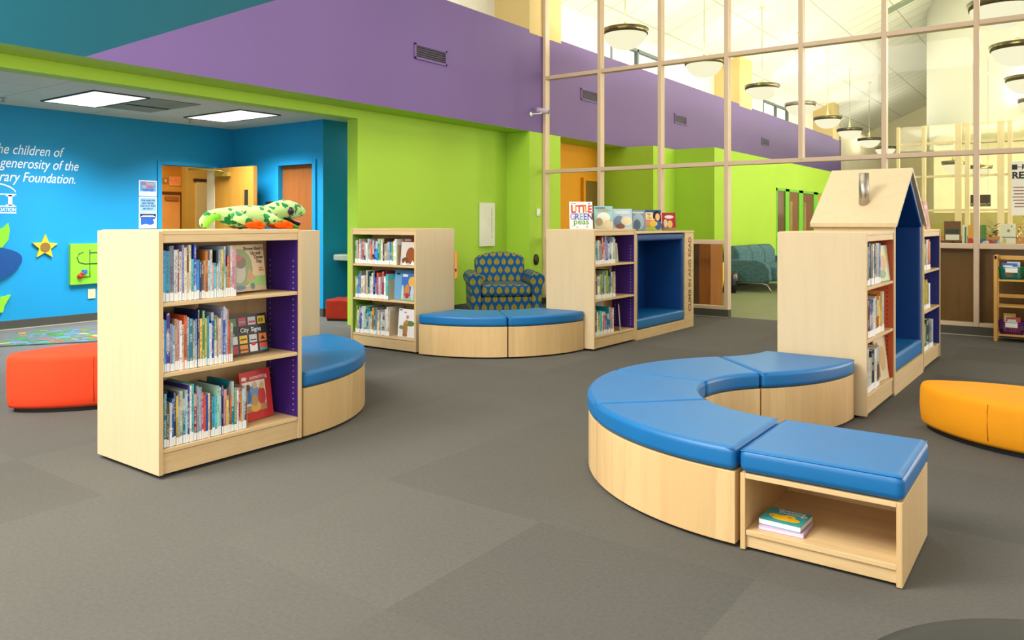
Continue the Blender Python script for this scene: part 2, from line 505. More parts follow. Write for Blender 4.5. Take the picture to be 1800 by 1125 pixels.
# side room: blue walls, doorways
DY0, DY1, DZ = 5.85, 6.685, 2.058
m = MB()
m.box(BX - .15, BX, -1.0, DY0, 0, 2.75); m.box(BX - .15, BX, DY1, 7.1, 0, 2.75); m.box(BX - .15, BX, DY0, DY1, DZ, 2.75)
struct(m.build('wall_blue_back', M['bluewall']))
PY = 6.98
ex0, ex1 = -9.06, -8.33
m = MB()
m.box(BX, ex0, PY, PY + .12, 0, 2.75); m.box(ex1, -8.14, PY, PY + .12, 0, 2.75); m.box(ex0, ex1, PY, PY + .12, DZ, 2.75)
m.box(-8.26, -8.14, PY + .12, 9.6, 0, 2.75); m.box(-8.26, -7.2, 9.5, 9.62, 0, 2.75)
struct(m.build('wall_blue_side', M['bluewall']))
struct(MB().box(BX - .15, GX, -1.12, -1.0, 0, 2.75).build('wall_blue_front', M['bluewall']))
m = MB(); m.box(BX, BX + .012, -1, DY0 - .04, 0, .108); m.box(BX, ex0 - .05, PY - .012, PY, 0, .108); m.box(ex1 + .05, -8.13, PY - .012, PY, 0, .108); m.box(-8.14, -8.128, PY, 9.5, 0, .108)
struct(m.build('baseboard_blue_room', M['base']))
m = MB(); m.box(BX + .012, BX + .018, -1, DY0 - .04, 0, .012)
struct(m.build('trim_blue_room', mat('pale_edge_strip', (168, 160, 138), 0.5)))
m = MB(); m.box(BX - .2, GX - .05, -1.1, 9.6, 2.645, 2.7)
struct(m.build('ceiling_blue_room', M['ceil_nook'], uv=True))
# blue door frames
m = MB()
m.box(BX - .155, BX + .02, DY0 - .05, DY0 + .006, 0, DZ + .05); m.box(BX - .02, BX + .02, DY1, DY1 + .05, 0, DZ + .05); m.box(BX - .02, BX + .02, DY0, DY1, DZ, DZ + .05)
struct(m.build('trim_doorway', M['bluewall']))
m = MB()
m.box(ex0 - .06, ex0 + .006, PY - .025, PY + .1, 0, DZ + .06); m.box(ex1 - .006, ex1 + .06, PY - .025, PY + .1, 0, DZ + .06); m.box(ex0, ex1, PY - .025, PY + .1, DZ, DZ + .06)
struct(m.build('trim_doorway_side', M['bluewall']))
m = MB(); m.box(ex0, ex1, PY + .05, PY + .09, 0.01, DZ)
d2 = struct(m.build('door_2', wood('reddish_oak_door', (158, 92, 40), 0.4, 0.18)))
# open leaf of the doorway, hinged on the far jamb and standing out into the room
m = MB()
m.box(BX + .03, BX + .95, 6.66, 6.705, 0.01, DZ - .01)
d1 = struct(m.build('door_1', wood('golden_oak_door', (200, 140, 52), 0.4, 0.14), bevel=.003))
MB().box(BX + .74, BX + .82, 6.655, 6.66, 0.95, 1.72).build('door_window', mat('wired_glass', (40, 48, 40), 0.15, 0.6), d1)
m = MB(); m.box(BX + .1, BX + .42, 6.60, 6.66, 1.92, 1.98)
m.tube([(BX + .34, 6.61, 1.985), (BX + .3, 6.55, 2.0), (BX + .06, 6.45, 2.02), (BX - .06, 6.3, 2.02)], .012, 6)
m.build('door_closer', mat('brass_closer', (206, 184, 84), 0.35, 0.5, 0.6), d1)
m = MB(); m.box(BX + .93, BX + .955, 6.65, 6.71, 0.01, DZ - .01); m.build('door_edge', M['oak'], d1)
# passage behind the doorway
hm = mat('buff_paint', (214, 170, 84), 0.65)
m = MB()
m.box(-20.35, -20.2, 8.0, 14.0, 0, 3.1); m.box(-13.35, -13.2, 8.1, 10.2, 0, 3.1); m.box(-13.35, BX - .15, 10.1, 10.25, 0, 3.1)
m.prism([(-20.2, 13.1), (-13.34, 8.3), (-13.34, 8.4), (-20.2, 13.2)], 0, 3.1)
m.prism([(-20.2, 7.9), (-10.3, 3.0), (-10.3, 3.12), (-20.2, 8.02)], 0, 3.1)
struct(m.build('wall_passage', hm))
struct(MB().box(-20.35, -10.25, 2.9, 14.0, 3.0, 3.1).build('ceiling_passage', M['white']))
struct(MB().box(-20.35, -10.4, 2.9, 14.0, -.1, 0).build('floor_passage', M['carpet']))
EXD = -20.2
m = MB(); m.box(EXD, EXD + .05, 11.2, 12.18, .0, 2.02)
d3 = struct(m.build('door_3', mat('buff_door', (206, 160, 104), 0.5)))
m = MB(); m.box(EXD, EXD + .09, 11.12, 11.2, 0, 2.1); m.box(EXD, EXD + .09, 12.18, 12.26, 0, 2.1); m.box(EXD, EXD + .09, 11.2, 12.18, 2.02, 2.1)
m.build('door_frame', mat('dark_bronze_frame', (92, 60, 36), 0.5), d3)
m = MB(); m.box(EXD + .05, EXD + .14, 11.72, 12.08, 1.86, 1.97); m.build('door_closer', mat('brown_closer', (150, 104, 66), 0.5), d3)
m = MB(); m.box(-13.2, -13.15, 8.28, 8.84, 0, 2.02)
struct(m.build('door_4', mat('pale_buff_door', (224, 200, 150), 0.5)))
struct(MB().box(-13.2, -13.13, 8.24, 8.9, 2.02, 2.07).build('trim_passage_door', mat('dark_brown_rail', (70, 44, 26), 0.5)))
struct(MB().box(BX - .16, BX + .024, DY1 - .03, DY1 + .055, 0, DZ).build('trim_hinge_jamb', mat('cream_jamb', (232, 214, 172), .5)))

# hall beyond the glazing: stepped green walls and the orange bay
m = MB()
m.box(-7.4, -6.11, 12.83, 13.76, 0, ZS); m.box(-6.9, -5.33, 13.76, 17.42, 0, ZS); m.box(-6.9, -5.33, 22.0, 23.1, 0, ZS); m.box(-6.9, -5.33, 17.42, 22.0, 2.03, ZS); m.box(-6.9, -6.5, 17.42, 22.0, 0, 2.1)
struct(m.build('wall_hall_green', M['green']))
struct(MB().box(-5.33, -5.315, 13.76, 17.4, 0, .1).build('baseboard_hall', M['black']))
struct(MB().box(-7.4, -7.2, 10.5, 12.9, 0, ZS + .05).build('wall_hall_orange', M['orangewall']))
m = MB(); m.box(-7.2, -7.16, 12.2, 12.8, 0, 2.02)
d5 = struct(m.build('door_5', wood('olive_brown_door', (118, 88, 36), 0.5, 0.1)))
m = MB(); m.box(-7.2, -7.14, 12.13, 12.2, 0, 2.07); m.box(-7.2, -7.14, 12.2, 12.8, 2.02, 2.07); m.build('door_frame', M['orangewall'], d5)
# row of doors and side lights set in the long green wall
gx = -5.33
fr = MB()
for a, b in ((17.42, 17.5), (18.12, 18.4), (19.2, 19.55), (20.5, 20.9), (21.5, 21.75), (21.9, 22.0)):
    fr.box(gx - .12, gx + .008, a, b, 0, 2.03)
fr.box(gx - .12, gx + .008, 17.42, 22.0, 1.97, 2.03)
fr.box(gx - .1, gx + .01, 17.5, 18.12, .74, .8)
wf = struct(fr.build('window_5', M['greenpaint2']))
MB().box(gx - .02, gx - .012, 17.5, 18.12, .8, 1.97).build('glass', mat('dim_office_glass', (92, 60, 36), 0.12, 0.6, 0, .6, 1.5), wf)
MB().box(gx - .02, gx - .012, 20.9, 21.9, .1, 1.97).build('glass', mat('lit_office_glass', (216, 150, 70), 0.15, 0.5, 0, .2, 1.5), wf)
for k, (a, b) in enumerate(((18.4, 19.2), (19.55, 20.5))):
    d = struct(MB().box(gx - .06, gx - .012, a, b, 0.01, 1.97).build('door_%d' % (6 + k), wood('brown_office_door', (120, 76, 40), 0.45, 0.15)))
    MB().box(gx - .012, gx - .008, a + .12, a + .3, .9, 1.75).build('door_window', mat('dark_lite', (150, 128, 70), 0.2), d)
# hall shell
rz = 5.05; rr = 7.15; rx = -2.5
m = MB()
m.add([(-7.4, -4, rz), (-7.4, 37, rz), (rx, 37, rr), (rx, -4, rr)], [(0, 1, 2, 3)])
m.add([(rx, -4, rr), (rx, 37, rr), (2.4, 37, rz), (2.4, -4, rz)], [(0, 1, 2, 3)])
o = m.build('ceiling', M['ceil_hall'])
ul = o.data.uv_layers.new(name='UVMap')
for p in o.data.polygons:
    for li in p.loop_indices:
        x, y, z = o.data.vertices[o.data.loops[li].vertex_index].co
        ul.data[li].uv = (abs(x - rx) * 1.1, y)
struct(o)
struct(MB().box(-7.4, 7, 36.4, 36.6, 0, 8).build('wall_hall_far', M['cream']))
struct(MB().box(-6.65, -6.5, 29.2, 36.4, 0, 4.6).build('wall_hall_left', M['cream']))
m = MB()
m.box(2.4, 2.6, 10.2, 37, 3.6, 5.4)
struct(m.build('wall_hall_right', M['cream']))
# drum-shaped bulkhead hanging over the desk
m = MB()
m.lathe([(4.2, 0.05), (4.45, 0.0), (4.5, 0.08), (4.5, 3.7)], (1.25, 24.3, 3.45), 64, 0)
struct(m.build('ceiling_drum', M['white']))

# inner screen of tan posts with cream wall behind
m = MB()
sy = 19.0
for a, w in ((-3.13, .06), (-2.62, .07), (-1.97, .12), (-1.80, .09), (-1.2, .12), (-1.04, .08), (-.35, .12), (.4, .12), (1.2, .12)):
    m.box(a - w / 2, a + w / 2, sy - .05, sy + .05, 0, 3.36)
for z in (1.52, 2.25, 2.97):
    m.box(-3.16, 3.0, sy - .03, sy + .03, z - .025, z + .025)
scr = struct(m.build('window_6', mat('tan_post', (224, 204, 162), 0.5)))
MB().box(-3.13, 3.0, sy - .003, sy + .003, .9, 3.36).build('glass', glass('warm_glass', (253, 251, 238), 0.5), scr)
struct(MB().box(-3.2, 4, 25.0, 25.2, 1.5, 3.44).build('wall_office_cream', mat('ivory_paint', (246, 240, 220), .7)))
m = MB(); m.box(-3.2, 4, 22.0, 22.1, 0, 1.5)
struct(m.build('wall_office_lower', mat('olive_partition', (150, 142, 88), 0.6)))
struct(MB().box(-3.1, 4, 18.7, 18.95, 0, .98).build('wall_office_panel', wood('desk_front_wood', (176, 118, 60), 0.5, .15)))

# ------------------------------------------------------------------ glazed screen
MX = [-6.62, -5.654, -4.69, -3.73, -2.77, -1.81, -.867, .09, 1.05, 2.0]
RZ = [2.047, 3.49, 4.95]
mu = 0.055
scr = struct(bpy.data.objects.new('window_1', None)); col.objects.link(scr)
for i, x in enumerate(MX):
    z0 = RZ[0] if i == 4 else 0.1
    MB().box(x - mu / 2, x + mu / 2, GY - .06, GY + .06, z0, 6.9).build('mullion', M['mullion'], scr, bevel=.006)
def bays(skip):
    return [i for i in range(len(MX) - 1) if i not in skip]
for z in RZ:
    MB().box(MX[0], MX[-1], GY - .055, GY + .055, z - .028, z + .028).build('rail', M['mullion'], scr, bevel=.005)
op = (3, 4)       # the open passage through the screen
for i in bays(op):
    MB().box(MX[i] + mu / 2, MX[i + 1] - mu / 2, GY - .055, GY + .055, .97, 1.03).build('sill_rail', M['mullion'], scr, bevel=.005)
    MB().box(MX[i] + mu / 2, MX[i + 1] - mu / 2, GY - .05, GY + .05, .1, .145).build('bottom_rail', M['mullion'], scr, bevel=.004)
    MB().box(MX[i] + mu / 2, MX[i + 1] - mu / 2, GY - .004, GY + .004, .145, .97).build('glass', M['glass'], scr)
    MB().box(MX[i] + mu / 2, MX[i + 1] - mu / 2, GY - .004, GY + .004, 1.03, RZ[0] - .028).build('glass', M['glass'], scr)
for i in bays(()):
    for a, b in ((RZ[0], RZ[1]), (RZ[1], RZ[2]), (RZ[2], 6.2)):
        MB().box(MX[i] + mu / 2, MX[i + 1] - mu / 2, GY - .004, GY + .004, a + .028, b - .028).build('glass', M['glass'], scr)
m = MB()
m.box(MX[0], MX[3] + .03, GY - .05, GY + .05, 0, .1); m.box(MX[5] - .03, MX[-1], GY - .05, GY + .05, 0, .1)
struct(m.build('baseboard_screen', M['base']))
m = MB(); m.box(MX[0], MX[3] + .03, GY - .056, GY - .05, 0, .008); m.box(MX[5] - .03, MX[-1], GY - .056, GY - .05, 0, .008)
struct(m.build('trim_screen', mat('pale_edge_strip', (168, 160, 138), 0.5)))
# brown boarding behind the lower panes on the right
struct(MB().box(MX[5], MX[-1], GY + .09, GY + .11, .1, .97).build('trim_boarding', wood('dark_boarding', (112, 80, 42), 0.4, .2)))

# ================================================================== LIGHT
def area(name, loc, sx, sy_, e, c=(255, 250, 238), rot=(0, 0, 0), spread=None):
    l = bpy.data.lights.new(name, 'AREA'); l.shape = 'RECTANGLE'; l.size = sx; l.size_y = sy_; l.energy = e; l.color = lin(c)[:3]
    if spread: l.spread = R(spread)
    o = bpy.data.objects.new(name, l); col.objects.link(o); o.location = loc; o.rotation_euler = rot
    return o
area('ceiling_fill_near', (-3.8, -.6, 5.2), 4, 3.4, 520)  # added overhead fill, in place of unseen room pendants
area('ceiling_fill_mid', (-3.0, 6.6, 5.3), 4, 4, 95)  # second added overhead fill, no fixture modelled
area('troffer_lamp', (-8.88, 4.34, 2.62), 1.1, .5, 84, (238, 246, 255), spread=125)
area('troffer_lamp', (-8.85, 6.07, 2.62), 1.1, .5, 84, (238, 246, 255), spread=125)
area('troffer_lamp', (-8.88, 1.6, 2.62), 1.1, .5, 84, (238, 246, 255), spread=125)
area('alcove_fill', (-7.7, 8.4, 2.62), .5, 1.0, 9, (236, 246, 255))  # added fill to lift the blue alcove wall
area('passage_lamp', (-11.8, 6.8, 2.95), .6, 1.2, 80, (255, 226, 170))
area('passage_lamp', (-17.5, 10.0, 2.95), 1.2, .6, 230, (255, 226, 170))
for y, e_ in ((15.5, 900), (27.0, 200)):
    area('hall_side_fill', (6.6, y, 2.2), 3.6, 9, e_, (255, 250, 232), (0, R(90), 0))  # added out-of-frame fill for the green hall walls, no window there
area('office_fill', (.3, 21.8, 3.4), 5, 3, 260, (255, 250, 228))  # added fill to brighten the cream office wall
area('office_up_fill', (.6, 20.4, 1.7), 4, 1.0, 160, (255, 248, 220), (PI, 0, 0))  # added upward fill that whitens the underside of the drum
area('camera_side_fill', (-3.0, -3.95, 2.5), 13, 5, 380, (255, 248, 236), (R(88), 0, 0))  # added broad fill behind the camera, also gives the glass an even haze
area('left_fill', (-5.4, -1.6, 5.2), 2.6, 1.8, 270, (255, 249, 244), (R(46), 0, R(-10)))  # added unseen fill to brighten the near left end panel
wd = bpy.data.worlds.new('world'); sc.world = wd; wd.use_nodes = True
bg = wd.node_tree.nodes['Background']; bg.inputs[0].default_value = lin((255, 252, 246)); wt = wd.node_tree
def wm(op, a, b):
    n_ = wt.nodes.new('ShaderNodeMath'); n_.operation = op
    for i_, v_ in enumerate((a, b)):
        if hasattr(v_, 'is_output'): wt.links.new(v_, n_.inputs[i_])
        else: n_.inputs[i_].default_value = v_
    return n_.outputs[0]
wc = wt.nodes.new('ShaderNodeTexCoord'); ws = wt.nodes.new('ShaderNodeSeparateXYZ'); wt.links.new(wc.outputs['Generated'], ws.inputs[0])
# daylight is stronger towards the far and the right-hand side of the building
wstr = wm('ADD', 0.38, wm('ADD', wm('MULTIPLY', wm('MAXIMUM', ws.outputs[0], 0.0), 0.75), wm('MULTIPLY', wm('MAXIMUM', ws.outputs[1], 0.0), 1.5)))
wt.links.new(wstr, bg.inputs[1])
sc.view_settings.view_transform = 'Standard'; sc.view_settings.look = 'None'; sc.view_settings.gamma = 1.0
sc.view_settings.exposure = 0.0; sc.view_settings.use_curve_mapping = False
sc.cycles.use_denoising = True
sc.cycles.max_bounces = 8; sc.cycles.transparent_max_bounces = 16
# ================================================================== BOOKCASES
ORD = ['first', 'second', 'third', 'fourth', 'fifth', 'sixth', 'seventh', 'eighth', 'ninth', 'tenth', 'eleventh', 'twelfth', 'thirteenth', 'fourteenth', 'fifteenth', 'sixteenth',
       'seventeenth', 'eighteenth', 'nineteenth', 'twentieth', 'twenty-first', 'twenty-second', 'twenty-third', 'twenty-fourth', 'twenty-fifth', 'twenty-sixth', 'twenty-seventh',
       'twenty-eighth', 'twenty-ninth', 'thirtieth', 'thirty-first', 'thirty-second', 'thirty-third', 'thirty-fourth', 'thirty-fifth', 'thirty-sixth', 'thirty-seventh', 'thirty-eighth', 'thirty-ninth', 'fortieth']
TP = 0.022
def bookcase(label, loc, rz, W, D, H, inner, hole, shelves, right_in=True, left_in=True):
    """local frame: x along the width, y going back from the front, z up"""
    t = thing('bookcase', label, 'bookcase', loc, rz)
    z0 = 0.02
    MB().box(.05, W - .05, .06, D - .06, 0.0, z0 + .02).build('base', M['darkplinth'], t)
    for x, on in ((0, left_in), (W - TP, right_in)):
        sp = MB().box(x, x + TP, 0, D, z0, H - .004).build('side_panel', M['panel'], t, bevel=.002)
        MB().box(x - .0002, x + TP + .0002, -.0012, .0, z0 + .001, H - .005).build('edge_band', M['wood'], sp)
        if on:
            xl = TP if x == 0 else W - TP
            s = 1 if x == 0 else -1
            b = MB()
            b.box(xl, xl + s * .002, .006, D / 2 - .012, shelves[0] + .001, H - .058)
            for zz in range(int((H - .3) / .032)):
                for yy in (.045, D / 2 - .05):
                    z = .18 + zz * .032
                    if min(abs(z - q + .01) for q in shelves) < .016: continue
                    n = 8; c = [(xl + s * .0026, yy + .0042 * math.cos(2 * PI * i / n), z + .0042 * math.sin(2 * PI * i / n)) for i in range(n)]
                    b.add(c, [list(range(n)) if s < 0 else list(range(n - 1, -1, -1))], 1)
            b.build('inner_lining', [inner, hole], sp)
    MB().box(TP, W - TP, 0.002, D - .002, H - .022, H).build('top', M['woodx'], t, bevel=.002)
    MB().box(TP, W - TP, .004, .024, H - .062, H - .022).build('top_rail', M['woodx'], t, bevel=.002)
    MB().box(TP, W - TP, D - .024, D - .004, H - .062, H - .022).build('top_rail', M['woodx'], t)
    MB().box(TP, W - TP, D / 2 - .008, D / 2 + .008, shelves[0], H - .022).build('divider', M['wood'], t)
    MB().box(TP, W - TP, .012, .03, z0, shelves[0] - .023).build('kick_board', M['woodx'], t)
    MB().box(TP, W - TP, D - .03, D - .012, z0, shelves[0] - .023).build('kick_board', M['woodx'], t)
    for z in shelves:
        MB().box(TP + .0025, W - TP - .0025, .006, D - .006, z - .02, z).build('shelf', M['woodx'], t, bevel=.002)
    return t

RA = R(90 - 1.0)
RE = R(90 - 1.4)
SHA = [.143, .519, .869]
SHC = [.14, .50, .845]
AX, AY = -3.64, 2.088
case_a = bookcase('maple bookcase topped by the spotted plush lizard, purple inside', (AX, AY, 0), RA, .86, .625, 1.228, M['purplein'], M['peg'], SHA)
case_b = bookcase('maple bookcase whose end panel shows behind the plush-topped bookcase', (-4.87, 4.14, 0), PI, .86, .57, 1.205, M['purplein'], M['peg'], SHC)
CX, CY = -6.0, 5.51
case_c = bookcase('maple bookcase with green lining beside the red cube ottoman', (CX, CY, 0), 0, .9, .57, 1.204, M['greenin'], M['peg'], SHC)
DX, DY = -3.80, 6.655
case_d = bookcase('maple bookcase with picture books displayed on top, next to the climb-in nook', (DX, DY, 0), RE, .85, .57, 1.195, M['purplein'], M['peg'], SHC)
EX, EY = -1.07, 5.376
case_e = bookcase('maple bookcase with orange lining at the end of the curved bench', (EX, EY, 0), RE, .85, .57, 1.204, M['orangein'], M['hole'], SHC)
def along(x, y, rz, s, d=0.0):
    """the point s along the width and d behind the front of a unit"""
    return (x + s * math.cos(rz) - d * math.sin(rz), y + s * math.sin(rz) + d * math.cos(rz))
FX, FY = along(EX, EY, RE, .86 + 1.14 + .01)
case_f = bookcase('maple bookcase with dark blue lining beyond the house-shaped nook', (FX, FY, 0), RE, .85, .57, 1.204, M['bluein'], M['hole'], SHC)

# ------------------------------------------------------------------ reading nook with a square opening
NX, NY = along(DX, DY, RE, .856)
nook = thing('reading_nook', 'climb-in reading nook padded in blue, lettered along its post', 'reading nook', (NX, NY, 0), RE)
NW, ND, NH, ST = 1.475, .57, 1.165, .245
z0 = .0
MB().box(0, .03, 0, ND, z0, NH - .022).build('side_panel', M['wood'], nook, bevel=.002)
m = MB(); m.box(NW - ST, NW, 0, .03, z0, NH - .022); m.box(NW - .025, NW, .03, ND, z0, NH - .022); m.box(NW - ST, NW - ST + .02, .03, ND, z0, NH - .022)
post = m.build('lettered_post', M['woodx'], nook, bevel=.002)
MB().box(-.004, NW + .006, -.006, ND + .004, NH - .022, NH).build('top', M['woodx'], nook, bevel=.003)
MB().box(.03, NW - ST, .0, .03, z0, .105).build('kick_board', M['woodx'], nook, bevel=.002)
MB().box(.03, NW - ST, .03, ND, .06, .1).build('deck', M['wood'], nook)
MB().box(.03, NW - ST, ND - .02, ND, .1, NH - .022).build('back_panel', M['wood'], nook)
pw0, pw1 = .034, NW - ST - .004
MB().box(pw0 + .05, pw1 - .05, ND - .075, ND - .022, .22, NH - .1).build('back_pad', M['bluepad'], nook, bevel=.018, seg=3)
MB().box(pw0, pw0 + .055, .012, ND - .022, .21, NH - .026).build('side_pad', M['bluepad'], nook, bevel=.02, seg=3)
MB().box(pw1 - .055, pw1, .012, ND - .022, .21, NH - .026).build('side_pad', M['bluepad'], nook, bevel=.02, seg=3)
MB().box(pw0 + .02, pw1 - .02, .012, ND - .03, NH - .105, NH - .028).build('top_pad', M['bluepad'], nook, bevel=.02, seg=3)
MB().box(pw0, pw1, .006, ND - .022, .108, .225).build('seat_pad', M['blue'], nook, bevel=.025, seg=3)
tx = mat('engraved_lettering', (128, 96, 54), 0.7)
text('lettering', 'CLIMB IN AND READ', .1, tx, nook, (NW - .08, -.0015, .19), (PI / 2, -PI / 2, 0), 'LEFT', sx=.96, bold=.0022)
# small clear sign holder standing on it
sh = thing('sign_holder', 'small clear sign holder at the far end of the nook top', 'sign holder', (*along(NX, NY, RE, NW - .22, .3), NH), R(30))
m = MB(); m.box(-.03, .03, 0, .004, 0.004, .085); m.build('card', mat('teal_card', (96, 150, 150), 0.3), sh)
m = MB(); m.box(-.034, .034, -.003, 0, 0, .09); m.box(-.034, .034, -.02, .03, 0, .004); m.build('stand', M['glass'], sh)

# ------------------------------------------------------------------ house-shaped nook
HX, HY = along(EX, EY, RE, .856)
house = thing('reading_house', 'house-shaped reading nook with a gable roof and steel chimney', 'reading nook', (HX, HY, 0), RE)
HW, HD, HE, HR = 1.14, .57, 1.245, 1.665
for x in (0, HW - .03):
    MB().box(x, x + .03, 0, HD, 0, HE).build('side_panel', M['panel'], house, bevel=.002)
m = MB(); m.box(.03, HW - .03, 0, .03, 0, .16)
m.build('kick_board', M['woodx'], house, bevel=.002)
MB().box(.03, HW - .03, .03, HD, .1, .15).build('deck', M['wood'], house)
MB().prism_y([(.03, .15), (HW - .03, .15), (HW - .03, HE), (HW / 2, HR - .04), (.03, HE)], HD - .02, HD).build('back_panel', M['wood'], house)
ang = math.atan2(HR - HE, HW / 2)
th = .026
for s in (0, 1):
    e = (-.035, HE - .035 * math.tan(ang) + .012)
    pts = [(e[0], e[1]), (HW / 2, HR), (HW / 2, HR + th / math.cos(ang)), (e[0] - .006, e[1] + th / math.cos(ang))]
    if s: pts = [(HW - p[0], p[1]) for p in pts][::-1]
    MB().prism_y(pts, -.02, HD + .02).build('roof_panel', M['panel'], house, bevel=.002)
# blue lining
p_ = .05
MB().box(.032, .032 + p_, .01, HD - .022, .27, HE - .01).build('side_pad', M['bluepad'], house, bevel=.018, seg=3)
MB().box(HW - .032 - p_, HW - .032, .01, HD - .022, .27, HE - .01).build('side_pad', M['bluepad'], house, bevel=.018, seg=3)
MB().prism_y([(.085, .28), (HW - .085, .28), (HW - .085, HE), (HW / 2, HR - .11), (.085, HE)], HD - .075, HD - .022).build('back_pad', M['bluepad'], house, bevel=.012, seg=2)
for s in (0, 1):
    pts = [(.034, HE - .005), (.034 + p_ * 1.1, HE - .018), (HW / 2, HR - .075), (HW / 2, HR - .012)]
    if s: pts = [(HW - p[0], p[1]) for p in pts][::-1]
    MB().prism_y(pts, .0, HD - .022).build('roof_pad', M['bluepad'], house, bevel=.012, seg=2)
MB().box(.034, HW - .034, .004, HD - .022, .162, .285).build('seat_pad', M['blue'], house, bevel=.025, seg=3)
sx_ = .175
m = MB(); m.lathe([(.037, -.01), (.037, .275), (.034, .275), (.034, .24)], (sx_, HD / 2 - .035, HE + sx_ * math.tan(ang) - .005), 24)
m.build('chimney', M['steel'], house)

# ------------------------------------------------------------------ curved benches
RO, RI = 1.15, .585
def wedge_outline(ro, ri, a0, a1, n=18):
    o = [(ro * math.cos(a0 + (a1 - a0) * i / n), ro * math.sin(a0 + (a1 - a0) * i / n)) for i in range(n + 1)]
    i_ = [(ri * math.cos(a1 + (a0 - a1) * i / n), ri * math.sin(a1 + (a0 - a1) * i / n)) for i in range(n + 1)]
    return o + i_
def cushion(outline, z0, z1, parent, inset=.0):
    n = len(outline)
    c = (sum(p[0] for p in outline) / n, sum(p[1] for p in outline) / n)
    b = MB().prism(outline, z0, z1)
    o = b.build('cushion', M['blue'], parent, bevel=.028, seg=4)
    # sewn welt running round the top edge
    loop = []
    for i in range(n):
        p = Vector((outline[i][0], outline[i][1])); a = Vector(outline[i - 1]); q = Vector(outline[(i + 1) % n])
        t = (q - a).normalized(); nrm = Vector((-t.y, t.x))
        loop.append((p.x + nrm.x * .010, p.y + nrm.y * .010, z1 - .008))
    loop.append(loop[0])
    MB().tube(loop, .0022, 6, 0, False).build('piping', M['blue'], o)
    return o
def wedge(label, c, a0, a1, loc_group):
    gap = .006
    t = thing('curved_bench', label, 'bench', (c[0], c[1], 0), 0, loc_group)
    da = gap / RO
    MB().prism(wedge_outline(RO, RI, a0 + da, a1 - da), .014, .296, 0).build('bench_base', M['wood'], t, bevel=.003)
    MB().prism(wedge_outline(RO - .03, RI + .03, a0 + .04, a1 - .04), 0, .016).build('plinth', M['darkplinth'], t)
    cushion(wedge_outline(RO + .006, RI - .006, a0 + da * .7, a1 - da * .7), .298, .392, t)
    return t
g1 = 'blue cushioned curved benches'
ca = (-3.645 - RO, 2.972)
wedge('curved bench touching the plush-topped bookcase, blue cushion and maple front', ca, 0, PI / 4, g1)
wedge('curved bench behind the one touching the plush-topped bookcase', ca, PI / 4, PI / 2, g1)
cc = (-5.06, 5.498 + RO)
wedge('curved bench touching the green-lined bookcase in front of the leaf-print armchair', cc, -PI / 2, -PI / 4, g1)
wedge('curved bench touching the bookcase of the climb-in nook', cc, -PI / 4, 0, g1)
cs = (-1.06, 2.967 + RO)
wedge('curved bench joined to the square open-shelf bench', cs, -PI * 3 / 4, -PI / 2, g1)
wedge('curved bench second from the square open-shelf bench', cs, -PI, -PI * 3 / 4, g1)
wedge('curved bench third from the square open-shelf bench', cs, PI * 3 / 4, PI, g1)
c2 = (cs[0] - (RO + RI) * math.sqrt(.5), cs[1] + (RO + RI) * math.sqrt(.5))
wedge('curved bench set against the orange-lined bookcase', c2, -PI / 4, 0, g1)

# square bench with an open shelf
sb = thing('open_shelf_bench', 'square maple bench with a blue cushion and an open shelf holding books', 'bench', (-1.045, 2.965, 0), 0)
W_ = .57
for x in (0, W_ - .02):
    MB().box(x, x + .02, 0, W_, 0.004, .298).build('side_panel', M['wood'], sb, bevel=.002)
MB().box(.02, W_ - .02, .0, W_, .28, .298).build('top_panel', M['woodx'], sb, bevel=.0015)
MB().box(.02, W_ - .02, .004, W_ - .01, .06, .08).build('shelf', M['woodx'], sb, bevel=.002)
MB().box(.02, W_ - .02, .012, .03, .012, .06).build('kick_board', M['woodx'], sb, bevel=.002)
MB().box(.02, W_ - .02, W_ - .02, W_ - .002, .08, .28).build('back_panel', M['woodx'], sb)
m = MB(); m.box(.1, .115, W_ - .035, W_ - .02, .235, .275); m.build('bracket', M['steel'], sb)
cushion([(-.004, -.006), (W_ + .006, -.006), (W_ + .006, W_ + .004), (-.004, W_ + .004)], .3, .392, sb)

# ================================================================== BOOKS
PAL = {'pale blue': (176, 206, 226), 'sky blue': (60, 158, 212), 'royal blue': (40, 88, 176), 'navy': (30, 44, 86), 'teal': (20, 128, 140), 'turquoise': (90, 198, 200), 'white': (236, 236, 232),
       'cream': (232, 220, 186), 'tan': (204, 170, 124), 'brown': (112, 68, 44), 'dark red': (140, 34, 36), 'red': (204, 52, 48), 'orange': (228, 118, 48), 'yellow': (238, 206, 76),
       'lime green': (164, 200, 70), 'green': (78, 140, 84), 'dark green': (34, 74, 62), 'lavender': (164, 164, 210), 'purple': (92, 62, 148), 'pink': (226, 158, 172), 'grey': (150, 156, 164),
       'black': (34, 34, 38), 'mint green': (178, 220, 194)}
BM = {k: book_mat('cover_' + k.replace(' ', '_'), v) for k, v in PAL.items()}
rnd = random.Random(11)
def book(label, colour, w, h, d, group, loc, rz, lean=0.0, rich=True):
    c = .0018
    b = MB()
    b.box(-w / 2, -w / 2 + c, 0, d, 0, h); b.box(w / 2 - c, w / 2, 0, d, 0, h); b.box(-w / 2 + c, w / 2 - c, 0, c, 0, h)
    o = b.build('picture_book', BM[colour])
    o.location = loc; o.rotation_euler = (0, lean, rz)
    tag(o, label, 'book', group)
    MB().box(-w / 2 + c, w / 2 - c, c, d - .004, .003, h - .004).build('pages', M['paper'], o)
    lh = rnd.uniform(.036, .05)
    MB().box(-w / 2 + .0007, w / 2 - .0007, -.0007, .0, .003, lh).build('spine_label', M['label'], o)
    return o
